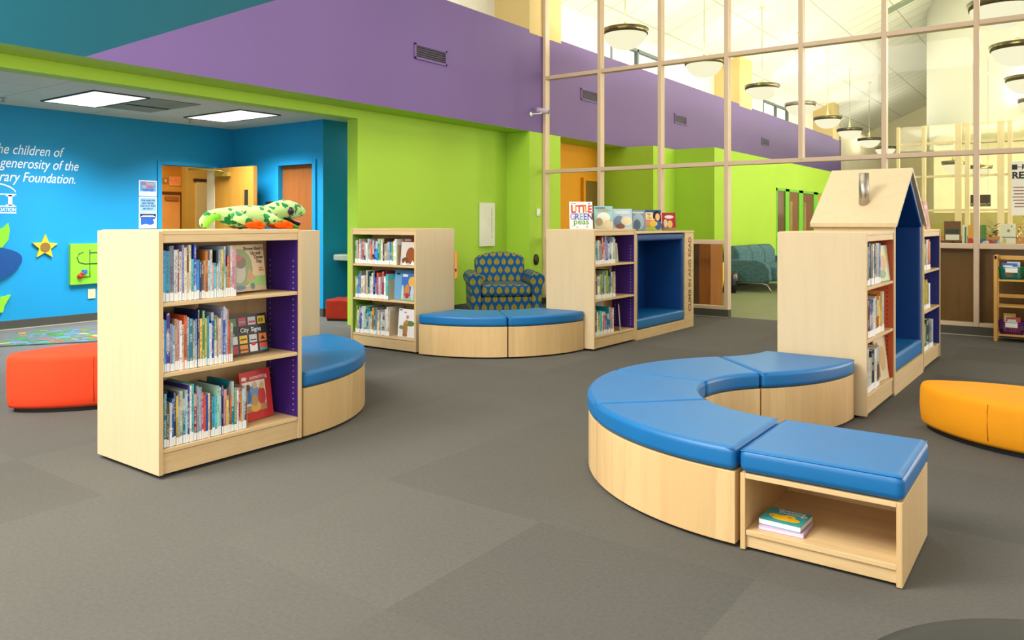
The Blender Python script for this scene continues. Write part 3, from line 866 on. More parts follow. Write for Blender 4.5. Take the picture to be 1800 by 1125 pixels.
def row(items, x, y, rz, s0, z, case, shelf, scale=1.0, lean=0.0, setback=.022, hmax=.3, space=0.0006):
    s = s0
    tot = len(items)
    for i, it in enumerate(items):
        w, h, cname = it
        w *= scale
        h = min(h, hmax)
        dd = min(.236, max(.17, h * rnd.uniform(.78, .95)))
        s += w / 2
        px, py = along(x, y, rz, s, setback + rnd.uniform(0, .006))
        size = 'slim ' if w < .0105 else ('thick ' if w > .017 else '')
        tall = 'tall ' if h > .262 else ('short ' if h < .212 else '')
        lab = '%s%s%s book, %s from left on the %s shelf of the %s' % (tall, size, cname, ORD[i], shelf, case)
        book(lab, cname, w, h, dd, 'books on the %s shelf of the %s' % (shelf, case), (px, py, z + .0005 + abs(math.sin(lean)) * w * .5), rz, lean)
        s += w / 2 + space
    return s

Q = .00049
def zz(L): return [(a * Q, b, c) for a, b, c in L]
TA = zz([(42, .258, 'sky blue'), (40, .255, 'sky blue'), (45, .28, 'grey'), (38, .26, 'white'), (20, .262, 'dark red'), (30, .25, 'white'), (24, .284, 'lavender'), (26, .27, 'cream'), (20, .255, 'brown'), (26, .283, 'cream'), (30, .21, 'turquoise'),
         (26, .284, 'royal blue'), (40, .205, 'sky blue'), (14, .2, 'navy'), (22, .2, 'brown'), (26, .2, 'tan'), (30, .25, 'orange'), (22, .2, 'pale blue'), (22, .255, 'white'), (22, .185, 'pink'), (22, .185, 'turquoise'), (22, .25, 'black'),
         (20, .255, 'pale blue'), (24, .255, 'cream'), (22, .255, 'yellow'), (16, .27, 'pale blue'), (20, .165, 'lime green'), (16, .22, 'red'), (20, .22, 'orange'), (20, .272, 'white'), (20, .255, 'pink'), (26, .25, 'pink')])
MA = zz([(28, .265, 'white'), (20, .26, 'sky blue'), (36, .295, 'purple'), (28, .24, 'lavender'), (24, .23, 'pale blue'), (24, .262, 'tan'), (24, .255, 'pink'), (22, .25, 'white'), (24, .23, 'cream'), (26, .275, 'orange'), (24, .265, 'pale blue'), (40, .255, 'teal'),
         (24, .245, 'cream'), (28, .25, 'royal blue'), (20, .295, 'navy'), (28, .25, 'yellow'), (28, .29, 'green'), (28, .25, 'yellow'), (22, .26, 'sky blue'), (24, .22, 'white'), (30, .275, 'royal blue'), (30, .26, 'green'), (20, .25, 'pink'), (32, .24, 'cream'),
         (20, .28, 'lavender'), (24, .305, 'royal blue'), (18, .29, 'pale blue'), (20, .285, 'pink'), (20, .22, 'orange'), (22, .21, 'mint green')])
LA = zz([(24, .25, 'green'), (34, .27, 'teal'), (24, .22, 'brown'), (24, .22, 'white'), (20, .24, 'royal blue'), (24, .27, 'navy'), (22, .25, 'yellow'), (20, .26, 'pale blue'), (30, .27, 'cream'), (28, .23, 'teal'), (26, .27, 'pale blue'), (24, .29, 'purple'),
         (18, .29, 'white'), (28, .295, 'turquoise'), (32, .25, 'dark red'), (22, .28, 'grey'), (30, .27, 'pale blue'), (22, .24, 'red'), (24, .23, 'orange'), (30, .225, 'royal blue'), (20, .23, 'cream'), (18, .22, 'brown'), (32, .21, 'sky blue'), (28, .21, 'turquoise'),
         (28, .26, 'mint green'), (26, .25, 'pale blue'), (22, .26, 'navy'), (36, .235, 'pink'), (24, .2, 'yellow'), (20, .2, 'grey'), (20, .2, 'orange'), (28, .27, 'teal'), (34, .235, 'green'), (22, .23, 'white'), (22, .23, 'red'), (24, .21, 'yellow'), (24, .22, 'pale blue'), (26, .23, 'dark red')])
an = 'plush-topped bookcase'
ea = row(TA, AX, AY, RA, TP + .006, SHA[2], an, 'top', 1.0, hmax=.287)
eb = row(MA, AX, AY, RA, TP + .006, SHA[1], an, 'middle', 1.02)
ec = row(LA, AX, AY, RA, TP + .006, SHA[0], an, 'bottom', .98)

def mk(cols, wr, hr, seed):
    r_ = random.Random(seed)
    out = []
    for c in cols.split(','):
        out.append((r_.uniform(*wr), r_.uniform(*hr), c.strip()))
    return out
cn = 'green-lined bookcase'
TC = mk('green,brown,pink,cream,lavender,red,dark green,white,mint green,pink,orange,navy,royal blue,sky blue,teal,lime green,white,brown,cream,tan,pale blue,sky blue,lime green,white,white', (.017, .026), (.2, .262), 3)
MC = mk('yellow,sky blue,royal blue,grey,cream,white,tan,cream,dark green,white,white,navy,royal blue,orange,pale blue,pink,dark red,white,turquoise', (.019, .029), (.205, .285), 4)
LC = mk('lime green,cream,grey,royal blue,white,mint green,dark green,teal,teal,green,orange,teal,grey,cream,tan,pale blue,brown,white,white,cream', (.018, .027), (.21, .29), 6)
fa = row(TC, CX, CY, 0, TP + .008, SHC[2], cn, 'top', 1.04)
fb = row(MC, CX, CY, 0, TP + .012, SHC[1], cn, 'middle', .97)
fc = row(LC, CX, CY, 0, TP + .012, SHC[0], cn, 'bottom', 1.04, lean=R(2.6), hmax=.285)
dn = 'displayed-books case'
TD = mk('yellow,teal,sky blue,white,teal,pink,red,red,lavender,royal blue,pale blue,purple,white,pale blue,cream', (.022, .036), (.2, .285), 7)
MD = mk('purple,dark red,grey,white,lime green,green,grey,white,cream,lime green,green,navy,white,tan,royal blue', (.022, .036), (.21, .285), 8)
LD = mk('orange,navy,white,yellow,turquoise,white,red,royal blue,royal blue,teal,pink,white', (.024, .038), (.19, .27), 9)
row(TD, DX, DY, RE, TP + .004, SHC[2], dn, 'top', 1.04)
row(MD, DX, DY, RE, TP + .004, SHC[1], dn, 'middle', 1.08)
row(LD, DX, DY, RE, TP + .004, SHC[0], dn, 'bottom', 1.1)
en = 'orange-lined bookcase'
TE = mk('cream,yellow,navy,dark green,grey,white,navy,tan,pale blue,royal blue', (.03, .042), (.24, .29), 12)
ME = mk('green,dark green,brown,royal blue,navy,white,green,red,yellow,yellow,white', (.034, .046), (.24, .29), 13)
LE = mk('lavender,pale blue,cream,black,white,brown', (.04, .06), (.2, .3), 14)
row(TE, EX, EY, RE, TP + .01, SHC[2], en, 'top', 1.42, hmax=.28)
row(ME, EX, EY, RE, TP + .01, SHC[1], en, 'middle', 1.36)
row(LE, EX, EY, RE, TP + .01, SHC[0], en, 'bottom', 1.5)
fn = 'blue-lined bookcase'
TF = mk('brown,white,tan,white,orange,tan', (.05, .07), (.23, .285), 15)
MF = mk('pale blue,teal,lime green,yellow,grey,white', (.05, .08), (.21, .29), 16)
LF = mk('lime green,green,dark green,grey,white', (.07, .11), (.22, .29), 17)
row(TF, FX, FY, RE, TP + .01, SHC[2], fn, 'top', 1.15, hmax=.27)
row(MF, FX, FY, RE, TP + .01, SHC[1], fn, 'middle', 1.25)
row(LF, FX, FY, RE, TP + .01, SHC[0], fn, 'bottom', 1.25)

# ------------------------------------------------------------------ bookends
be = mat('putty_metal', (188, 172, 136), 0.5)
def bookend(label, x, y, rz, s, z, h=.2, d=.17):
    px, py = along(x, y, rz, s, .03)
    m = MB(); m.box(0, .004, 0, d, 0, h)
    o = m.build('bookend', be, None, bevel=.0015)
    place(o, (px, py, z + .0005), rz)
    return tag(o, label, 'bookend', 'metal bookends')
bookend('putty bookend closing the top row of the plush-topped bookcase', AX, AY, RA, ea + .004, SHA[2])
bookend('putty bookend closing the middle row of the plush-topped bookcase', AX, AY, RA, eb + .004, SHA[1])
bookend('putty bookend closing the bottom row of the plush-topped bookcase', AX, AY, RA, ec + .004, SHA[0])
bookend('putty bookend closing the top row of the green-lined bookcase', CX, CY, 0, fa + .004, SHC[2])
bookend('putty bookend closing the middle row of the green-lined bookcase', CX, CY, 0, fb + .004, SHC[1])

# ------------------------------------------------------------------ picture books shown face-out
def cover_book(label, loc, rz, w, h, bg, shapes=(), texts=(), tilt=R(-7), t=.011, group=None, cat='book'):
    """local frame: cover in the x-z plane facing -y, origin at the middle of the lower edge"""
    o = MB().box(-w / 2, w / 2, 0, .002, 0, h).box(-w / 2, w / 2, t - .002, t, 0, h).box(-w / 2, -w / 2 + .002, .002, t - .002, 0, h).build('picture_book', flat(bg, .35))
    o.location = loc; o.rotation_euler = (tilt, 0, rz)
    tag(o, label, cat, group)
    MB().box(-w / 2 + .002, w / 2 - .003, .002, t - .002, .003, h - .003).build('pages', M['paper'], o)
    if shapes:
        b = MB(); mats = []; cols = []
        for k, (pts, c) in enumerate(shapes):
            pts = [(min(.995, max(.005, q[0])), min(.995, max(.005, q[1]))) for q in pts]
            if c not in cols: cols.append(c); mats.append(flat(c, .35))
            n = len(pts); y = -.0004 - .00022 * k
            b.add([(p[0] * w - w / 2, y, p[1] * h) for p in pts], [list(range(n))], cols.index(c))
        b.build('cover_print', mats, o)
    yt = -.0008 - .00022 * len(shapes)
    for (s, x, z, size, c, al, sx) in texts:
        text('title', s, size * h, flat(c, .4), o, (x * w - w / 2, yt, z * h), (PI / 2, 0, 0), al, sx=sx, ext=.0002, bold=.012 * size * h if size < .32 else .03 * size * h)
    return o
def rect(a, b, c, d): return [(a, b), (c, b), (c, d), (a, d)]
def ell(cx, cy, rx, ry, n=18, a0=0.): return disc(cx, cy, rx, ry, n, a0)

p = along(AX, AY, RA, .604, .13)
cover_book('picture book titled Brown Bear\'s Up and Down Day standing face-out', (p[0], p[1], SHA[2] + .012), RA + R(8), .25, .262, (232, 204, 156),
           [(ell(.28, .5, .36, .42), (150, 168, 110)), (rect(0, 0, 1, .1), (206, 176, 140)), (rect(.5, .1, 1, .32), (158, 196, 110)), ([(.42, .2), (.52, .52), (.72, .24)], (206, 160, 110)), (ell(.24, .44, .19, .26), (200, 196, 178)), (ell(.3, .62, .16, .13), (140, 118, 96)),
            (ell(.22, .72, .14, .07), (206, 110, 100)), (ell(.24, .08, .16, .045), (96, 132, 176)), (ell(.6, .1, .06, .07), (96, 128, 120)), (rect(.02, .8, .2, .86), (214, 214, 214))],
           [("Brown Bear's", .97, .88, .105, (92, 72, 60), 'RIGHT', .92), ('Up and', .9, .78, .105, (92, 72, 60), 'RIGHT', .92), ('Down', .96, .69, .105, (92, 72, 60), 'RIGHT', .92), ('Day', .92, .6, .105, (92, 72, 60), 'RIGHT', .92), ('David', .93, .47, .05, (200, 90, 60), 'RIGHT', .92), ('McPhail', .96, .42, .05, (200, 90, 60), 'RIGHT', .92)], group='face-out picture books')
p = along(AX, AY, RA, .607, .14)
sq = []
for i in range(4):
    x = .06 + i * .235
    sq.append((rect(x, .73, x + .19, .93), [(86, 130, 70), (196, 60, 56), (196, 200, 206), (222, 186, 50)][i]))
    sq.append((rect(x, .28, x + .19, .48), [(216, 216, 216), (238, 196, 40), (206, 206, 210), (232, 122, 40)][i]))
    sq.append((rect(x, .05, x + .19, .24), [(180, 40, 60), (236, 140, 40), (236, 236, 236), (214, 72, 64)][i]))
sq += [(ell(.625, .235, .06, .04), (206, 40, 40)), (rect(.775, .05, .955, .12), (70, 150, 140)), ([(.8, .33), (.86, .44), (.92, .33)], (60, 30, 20)), (rect(.55, .33, .7, .36), (40, 40, 44)), (rect(.32, .36, .46, .4), (90, 70, 10)), (rect(.55, .78, .7, .83), (200, 40, 50)), (rect(.3, .8, .46, .84), (120, 160, 190)), (rect(.3, .1, .47, .14), (90, 70, 20))]
cover_book('black picture book titled City Signs standing face-out', (p[0], p[1], SHA[1] + .006), RA + R(3), .275, .222, (34, 32, 32), sq,
           [('City', .32, .56, .15, (240, 240, 240), 'LEFT', 1.0), ('Signs', .575, .56, .155, (250, 250, 250), 'LEFT', 1.02), ('ICE', .79, .78, .12, (40, 30, 10), 'LEFT', .8), ('is', .13, .5, .1, (220, 220, 220), 'LEFT', 1)], R(-8), group='face-out picture books')
p = along(AX, AY, RA, .665, .13)
cover_book('red picture book titled say something standing face-out', (p[0], p[1], SHA[0] + .006), RA + R(8), .225, .275, (206, 58, 52),
           [(rect(.06, .17, .8, .79), (236, 230, 214)), (ell(.4, .5, .22, .2), (120, 158, 196)), (ell(.66, .45, .13, .2), (206, 70, 66)), (ell(.2, .5, .12, .16), (70, 120, 190)), (ell(.24, .67, .075, .07), (96, 66, 50)), (ell(.46, .7, .075, .07), (214, 182, 150)), (ell(.68, .67, .07, .07), (226, 190, 110)),
            (rect(.06, .17, .8, .3), (186, 140, 104)), (ell(.44, .26, .17, .1), (236, 180, 90)), (ell(.42, .4, .11, .12), (196, 160, 110)), (rect(.06, .84, .18, .9), (226, 220, 222))],
           [('say', .04, .83, .115, (250, 250, 250), 'LEFT', 1), ('something', .3, .83, .115, (244, 210, 206), 'LEFT', .98)], R(-8), group='face-out picture books')

# face-out books in the green-lined bookcase
p = along(CX, CY, 0, .762, .04)
cover_book('white picture book with a brown walrus-like shape, top shelf of green-lined bookcase', (p[0], p[1], SHC[2] + .003), R(-2), .22, .225, (214, 206, 200),
           [(ell(.62, .42, .3, .36), (150, 84, 46)), (ell(.3, .2, .22, .14), (120, 74, 50)), ([(.15, .0), (.28, .18), (.42, .0)], (236, 236, 236)), ([(.6, .0), (.75, .22), (.92, .0)], (228, 228, 234))], [], R(-5), group='face-out picture books')
p = along(CX, CY, 0, .75, .1)
cover_book('red-brown picture book standing behind the top shelf bookend of the green-lined bookcase', (p[0], p[1], SHC[2] + .003), 0, .25, .27, (160, 66, 40), [(rect(.05, .86, .4, .95), (220, 206, 190)), (rect(.02, .72, .98, .8), (90, 30, 22))], [], R(-5), group='face-out picture books')
p = along(CX, CY, 0, .755, .045)
cover_book('blue picture book with dancing figures, middle shelf of green-lined bookcase', (p[0], p[1], SHC[1] + .003), R(-3), .21, .262, (66, 112, 190),
           [(ell(.7, .7, .26, .2), (226, 176, 84)), (rect(0, 0, 1, .18), (140, 186, 150)), (ell(.38, .36, .16, .25), (214, 130, 50)), (ell(.4, .18, .14, .1), (196, 40, 56)), (ell(.74, .3, .12, .26), (196, 200, 210)), (ell(.92, .7, .1, .2), (110, 176, 90)), (rect(.06, .88, .4, .97), (220, 226, 230)), (ell(.1, .3, .08, .28), (200, 214, 196))], [], R(-5), group='face-out picture books')
p = along(CX, CY, 0, .635, .10)
cover_book('sky blue picture book leaning behind the middle shelf bookend of the green-lined bookcase', (p[0], p[1], SHC[1] + .003), 0, .25, .29, (110, 168, 214), [(rect(.1, .84, .3, .9), (40, 60, 90)), (ell(.55, .16, .14, .3), (236, 236, 232))], [], R(-4), group='face-out picture books')
p = along(CX, CY, 0, .738, .045)
cover_book('white picture book with a brown bear carrying branches, bottom shelf of green-lined bookcase', (p[0], p[1], SHC[0] + .003), R(-3), .265, .275, (234, 232, 234),
           [(ell(.38, .3, .13, .28), (176, 124, 66)), (rect(.27, .03, .5, .14), (160, 108, 56)), (ell(.62, .5, .24, .1, 14, .4), (104, 128, 66)), (ell(.18, .34, .12, .07), (120, 140, 84)), (ell(.44, .54, .09, .08), (186, 138, 82)), (ell(.48, .72, .07, .07), (206, 130, 110)), (rect(.04, .94, .2, .975), (60, 60, 64))],
           [('Bear', .3, .86, .08, (176, 120, 132), 'LEFT', .9)], R(-5), group='face-out picture books')
p = along(CX, CY, 0, .55, .06)
# face-out books in the other cases
p = along(EX, EY, RE, .685, .035)
cover_book('pale green picture book with gold swirls, top shelf of the orange-lined bookcase', (p[0], p[1], SHC[2] + .003), RE - R(6), .26, .255, (196, 208, 180), [(ell(.6, .6, .3, .3), (214, 196, 120)), (ell(.55, .5, .2, .22), (190, 140, 80)), (ell(.4, .2, .3, .12), (120, 150, 90))], [], R(-6), group='face-out picture books')
p = along(EX, EY, RE, .68, .04)
cover_book('cream picture book with brown stripe, bottom shelf of the orange-lined bookcase', (p[0], p[1], SHC[0] + .003), RE - R(6), .24, .3, (222, 204, 168), [(rect(.1, .1, .3, .9), (170, 120, 60)), (ell(.6, .5, .25, .3), (206, 170, 120))], [], R(-6), group='face-out picture books')
p = along(DX, DY, RE, .60, .1)
cover_book('pale sage picture book closing the top row of the case with displayed books', (p[0], p[1], SHC[2] + .003), RE + R(5), .15, .2, (196, 200, 168), [(ell(.5, .5, .35, .4), (170, 176, 140))], [], R(-5), group='face-out picture books')
p = along(DX, DY, RE, .48, .262)
cover_book('white picture book leaning behind the bottom row of the case with displayed books', (p[0], p[1], SHC[0] + .003), RE, .3, .3, (226, 228, 226), [(rect(.1, .8, .5, .9), (150, 170, 180))], [], 0.0, .009, group='face-out picture books')
p = along(DX, DY, RE, .62, .05)
cover_book('grey patterned picture book at the end of the bottom row, displayed-books case', (p[0], p[1], SHC[0] + .003), RE + R(30), .16, .27, (190, 178, 164), [(rect(0, 0, .28, 1), (74, 62, 42)), (ell(.66, .5, .25, .36), (160, 146, 150))], [], R(-4), group='face-out picture books')

# books standing on top of the case by the climb-in nook
fr_ = R(44)
zt_ = 1.195
def topbook(label, s, d, *a, **k):
    x, y = along(DX, DY, RE, s, d)
    k.setdefault('group', 'picture books displayed on the bookcase top')
    return cover_book(label, (x, y, k.pop('z', zt_) + .002), fr_ + k.pop('dr', 0), *a, **k)
lt = []
topbook('white picture book titled Little Green Peas displayed on the bookcase top', .31, .34, .245, .285, (244, 244, 240),
        [(ell(.12, .1, .03, .02), (150, 150, 150)), (ell(.32, .06, .04, .02), (120, 120, 120)), (ell(.75, .08, .05, .03), (150, 150, 150)), (ell(.86, .93, .025, .03), (40, 40, 40)), (rect(.08, .93, .3, .95), (140, 150, 140))],
        [('L', .06, .6, .4, (206, 60, 52), 'LEFT', .85), ('I', .235, .63, .35, (228, 150, 60), 'LEFT', .85), ('T', .31, .6, .38, (206, 70, 60), 'LEFT', .85), ('T', .49, .6, .4, (220, 96, 60), 'LEFT', .85), ('L', .665, .62, .36, (226, 160, 50), 'LEFT', .85), ('E', .8, .6, .38, (206, 60, 70), 'LEFT', .8),
         ('G', .02, .34, .33, (150, 150, 206), 'LEFT', .85), ('R', .225, .34, .33, (120, 110, 190), 'LEFT', .85), ('E', .42, .34, .33, (110, 170, 200), 'LEFT', .85), ('E', .59, .34, .33, (90, 110, 200), 'LEFT', .85), ('N', .76, .34, .33, (100, 70, 150), 'LEFT', .85), ('peas', .5, .17, .3, (84, 150, 60), 'CENTER', 1.1)])
topbook('pale teal picture book with a polar bear, second on the bookcase top', .70, .30, .205, .245, (150, 196, 200),
        [(rect(0, 0, 1, .3), (206, 200, 180)), (ell(.5, .5, .36, .22), (230, 232, 220)), (ell(.25, .3, .2, .18), (170, 156, 120)), (ell(.7, .22, .2, .16), (226, 206, 160)), (rect(.05, .88, .6, .95), (70, 130, 160))], [('HUNGRY', .5, .76, .16, (206, 150, 70), 'CENTER', .95)])
topbook('misty blue picture book, third on the bookcase top', 1.05, .26, .215, .25, (176, 198, 214),
        [(ell(.3, .4, .3, .3), (120, 140, 170)), (ell(.7, .46, .3, .2), (226, 214, 180)), (rect(0, 0, 1, .16), (200, 200, 190)), (ell(.36, .22, .24, .12), (130, 90, 90)), (ell(.5, .84, .4, .08), (206, 216, 224))], [], z=NH)
topbook('grey-blue picture book, fourth on the bookcase top', 1.34, .22, .17, .24, (120, 140, 156), [(ell(.5, .45, .4, .4), (160, 178, 190)), (ell(.4, .3, .25, .25), (90, 110, 130)), (rect(.1, .84, .9, .92), (190, 200, 206))], [], dr=R(4), z=NH)
topbook('picture book with a dark-haired woman on the cover, fifth on the bookcase top', 1.66, .2, .2, .245, (216, 120, 110),
        [(rect(0, .85, 1, 1), (40, 80, 130)), (rect(0, 0, 1, .22), (170, 190, 80)), (ell(.74, .6, .26, .36), (26, 24, 34)), (ell(.78, .66, .14, .18), (226, 176, 130)), (ell(.8, .26, .22, .22), (60, 90, 160)), (ell(.5, .34, .26, .14), (232, 196, 60)), (ell(.5, .5, .13, .1), (226, 176, 130)), (rect(.06, .52, .5, .88), (236, 216, 160)), (rect(0, .24, .3, .5), (226, 150, 130))],
        [('Made', .28, .77, .1, (110, 60, 40), 'CENTER', .9), ('in', .28, .68, .1, (110, 60, 40), 'CENTER', .9), ('China', .28, .58, .1, (110, 60, 40), 'CENTER', .9)], z=NH)
topbook('dark red picture book, last of the row on the bookcase top', 2.0, .16, .165, .215, (166, 44, 50), [(ell(.22, .4, .14, .24), (220, 214, 190)), (ell(.55, .36, .2, .22), (230, 190, 110)), (rect(0, 0, 1, .16), (150, 130, 90)), (ell(.5, .76, .34, .1), (230, 216, 216))], [], z=NH)
# pink book on the far blue-lined case
p = along(FX, FY, RE, .43, .03)
cover_book('pink picture book standing on the blue-lined bookcase beside the house roof', (p[0], p[1], 1.206), RE, .2, .25, (196, 128, 136), [(ell(.5, .8, .3, .08), (226, 190, 196)), (ell(.4, .3, .2, .2), (170, 90, 110))], [], group='face-out picture books')
p = along(FX, FY, RE, .62, .25)
m = MB(); m.box(-.06, .06, -.04, .04, 0, .03)
o = place(m.build('tissue_box', mat('pale_yellow_card', (226, 216, 120), .6), None, bevel=.004), (p[0], p[1], 1.205), RE); tag(o, 'low pale yellow box on the blue-lined bookcase', 'box')

# two board books lying in the open-shelf bench
def flat_book(label, loc, rz, w, d, t, bg, edge, shapes=(), texts=(), group=None):
    o = MB().box(-w / 2, w / 2, -d / 2, d / 2, t - .002, t).box(-w / 2, w / 2, -d / 2, d / 2, 0, .002).build('board_book', flat(bg, .35))
    place(o, loc, rz); tag(o, label, 'book', group)
    MB().box(-w / 2 + .001, w / 2 - .001, -d / 2 + .001, d / 2 - .001, .002, t - .002).build('pages', flat(edge, .6), o)
    if shapes:
        b = MB(); mats = []; cols = []
        for k, (pts, c) in enumerate(shapes):
            if c not in cols: cols.append(c); mats.append(flat(c, .35))
            b.add([(q[0] * w - w / 2, q[1] * d - d / 2, t + .0004 + .0002 * k) for q in pts], [list(range(len(pts)))], cols.index(c))
        b.build('cover_print', mats, o)
    for s, x, y, size, c in texts:
        text('title', s, size, flat(c, .4), o, (x * w - w / 2, y * d - d / 2, t + .002), (0, 0, 0), 'CENTER', ext=.0002)
    return o
flat_book('lavender board book under the duckling book in the open-shelf bench', (-.905, 3.085, .081), R(2), .168, .158, .016, (206, 176, 214), (226, 206, 228), group='board books in the open-shelf bench')
flat_book('teal board book with yellow ducklings lying on another in the open-shelf bench', (-.908, 3.09, .0975), R(-2), .16, .15, .022, (60, 160, 164), (240, 238, 232),
          [(ell(.5, .36, .3, .2), (246, 196, 30)), (ell(.26, .42, .14, .13), (248, 206, 50)), (ell(.6, .5, .14, .12), (248, 208, 60)), (ell(.74, .3, .16, .13), (244, 190, 30)), (ell(.62, .46, .06, .04), (220, 110, 40)), (ell(.22, .36, .05, .03), (226, 120, 40))],
          [('Quacking', .55, .82, .028, (248, 248, 248)), ('Ducklings', .62, .66, .028, (248, 248, 248))], group='board books in the open-shelf bench')
# ================================================================== OTTOMANS
def lens_outline(L, Wd, n=40, tip=.07):
    """pointed-oval outline with blunt tips, long axis on x"""
    r = (L * L / 4 + Wd * Wd / 4) / Wd
    a = math.asin(min(1, (L / 2) / r))
    pts = []
    for s in (1, -1):
        for i in range(n):
            q = -a + 2 * a * i / n
            x = r * math.sin(q); y = -(r * math.cos(q) - (r - Wd / 2))
            pts.append((s * x, s * y))
    P = [Vector(p) for p in pts]
    for _ in range(7):
        P = [(P[i - 1] + P[i] * 2 + P[(i + 1) % len(P)]) / 4 for i in range(len(P))]
    return [(p.x, p.y) for p in P]
def ottoman(label, loc, rz, L, Wd, H, colour, group=None):
    t = thing('ottoman', label, 'ottoman', loc, rz, group)
    out = lens_outline(L, Wd)
    prof = [(.03, .955), (.05, .98), (.10, .992), (H * .5, 1.0), (H - .05, .995), (H - .028, .985), (H - .012, .965), (H - .003, .93), (H, .86), (H + .002, .5), (H + .003, .02)]
    rr = []
    for z, k in prof:
        off = (1 - k) if k > .8 else None
        if off is not None:
            d = off * .42
            ring = []
            for i, p in enumerate(out):
                a = Vector(out[i - 1]); b = Vector(out[(i + 1) % len(out)]); tt = (b - a).normalized()
                ring.append((p[0] - tt.y * d, p[1] + tt.x * d, z))
            rr.append(ring)
        else:
            rr.append([(p[0] * k, p[1] * k, z) for p in out])
    u = MB().rings(rr).build('upholstery', colour, t)
    m = MB()
    m.prism([(p[0] * .93, p[1] * .9) for p in out], 0, .032)
    m.build('plinth', M['black'], t)
    i0 = 6
    for q in (len(out) // 4 - 4, 3 * len(out) // 4 - 4):
        p = out[q]
        s = [(p[0] * (1.0 if 0.1 < z < H - .05 else .985), p[1] * (1.002 if .1 < z < H - .05 else .985), z) for z in (.06, .12, H * .5, H - .06, H - .025)]
        MB().tube(s, .0016, 6).build('seam', mat('dark_seam_thread', tuple(int(v * .72) for v in {0: (0, 0, 0)}.get(1, label_rgb[label])), .8), u)  # thin seam thread in a darker tone
    return t
label_rgb = {}
L1 = 'orange-red pebble-shaped ottoman left of the plush-topped bookcase'
L2 = 'golden yellow pebble-shaped ottoman by the house-shaped nook'
label_rgb[L1] = (226, 66, 34); label_rgb[L2] = (214, 130, 20)
g = 'pebble-shaped ottomans'
ottoman(L1, (-5.55, 2.84, 0), math.atan2(.93, .34), 1.36, .58, .39, mat('orange_red_fabric', (236, 72, 36), .7, .2, 0, .04, 4, .1, 700), g)
ottoman(L2, (-.15, 5.28, 0), math.atan2(-.26, .965), 1.36, .66, .285, mat('golden_yellow_fabric', (230, 152, 24), .7, .2, 0, .04, 4, .1, 700), g)
ct = thing('cube_ottoman', 'dark red cube ottoman beside the blue wall corner', 'ottoman', (-7.68, 6.95, 0), R(24))
MB().box(-.19, .19, -.19, .19, .02, .275).build('upholstery', mat('dark_red_velour', (150, 40, 20), .85, .2, 0, .1, 10), ct, bevel=.025, seg=3)
MB().box(-.17, .17, -.17, .17, 0, .025).build('base', M['black'], ct)
kt = thing('table', 'grey round-edged table standing in the blue alcove', 'table', (-7.82, 7.43, 0), 0)
m = MB().prism([(x_ * .285, y_ * .4) for x_, y_ in [(math.copysign(abs(math.cos(2 * PI * i / 40)) ** .5, math.cos(2 * PI * i / 40)), math.copysign(abs(math.sin(2 * PI * i / 40)) ** .5, math.sin(2 * PI * i / 40))) for i in range(40)]], .755, .835); m.build('table_top', mat('grey_laminate', (150, 152, 132), .45), kt, bevel=.015, seg=3)
m = MB(); m.rings([[(x * .8, y * .6, .03) for x, y in disc(0, 0, .2, .2, 24)], [(x * 1.15, y * .7, .745) for x, y in disc(0, 0, .2, .2, 24)]]); m.build('pedestal', mat('grey_teal_metal', (70, 96, 104), .5), kt)
m = MB(); m.prism(disc(0, 0, .26, .2, 28), 0, .03); m.build('base', M['black'], kt)
# out-of-focus stool edge close to the camera
st = thing('round_stool', 'dark grey stool edge showing in the near right corner of the floor', 'stool', (.145, 1.605, 0), 0)
MB().lathe([(.5, .12), (.52, .16), (.52, .36), (.51, .39), (.47, .4), (.2, .402), (.01, .402)], (0, 0, 0), 64).build('seat', mat('dark_grey_vinyl', (46, 47, 45), .6), st)
MB().lathe([(.2, 0), (.2, .13)], (0, 0, 0), 24).build('base', M['black'], st)

# ================================================================== ARMCHAIR
ac = thing('armchair', 'blue armchair with gold leaf print in the green corner', 'armchair', (-6.22, 8.42, 0), R(44))
lf = M['leaf']
w2 = .47
MB().box(-.33, .33, -.41, .34, .08, .3).build('seat_base', lf, ac, bevel=.02, seg=3, uv=True)
MB().box(-.325, .325, -.44, .25, .302, .455).build('seat_cushion', lf, ac, bevel=.045, seg=4, uv=True)
# arched back
bk = []
for q in range(13):
    x = -.345 + .69 * q / 12
    bk.append((x, .79 + .075 * (1 - (abs(x) / .345) ** 2.2)))
outl = [(-.33, .3), (.33, .3)] + bk[::-1]
m = MB().prism_y(outl, .18, .40)
m.xf(Matrix.Translation((0, .24, .3)) @ Matrix.Rotation(R(-8), 4, 'X') @ Matrix.Translation((0, -.24, -.3)))
m.build('backrest', lf, ac, bevel=.05, seg=4, uv=True)
for s in (-1, 1):
    x0, x1 = (.33, .455)
    pr = [(s * .33, .08), (s * .455, .08), (s * .465, .42)]
    for q in range(13):
        a = R(-50 + 250 * q / 12)
        pr.append((s * (.405 + .1 * math.cos(a)), .52 + .095 * math.sin(a)))
    pr.append((s * .33, .44))
    if s < 0: pr = pr[::-1]
    MB().prism_y(pr, -.43, .36, 0).build('arm', lf, ac, bevel=.018, seg=3, uv=True)
for sx in (-1, 1):
    for sy_ in (-.37, .33):
        MB().rings([[(sx * .39 + x, sy_ + y, 0) for x, y in disc(0, 0, .022, .022, 12)], [(sx * .39 + x, sy_ + y, .085) for x, y in disc(0, 0, .03, .03, 12)]]).build('leg', M['black'], ac)

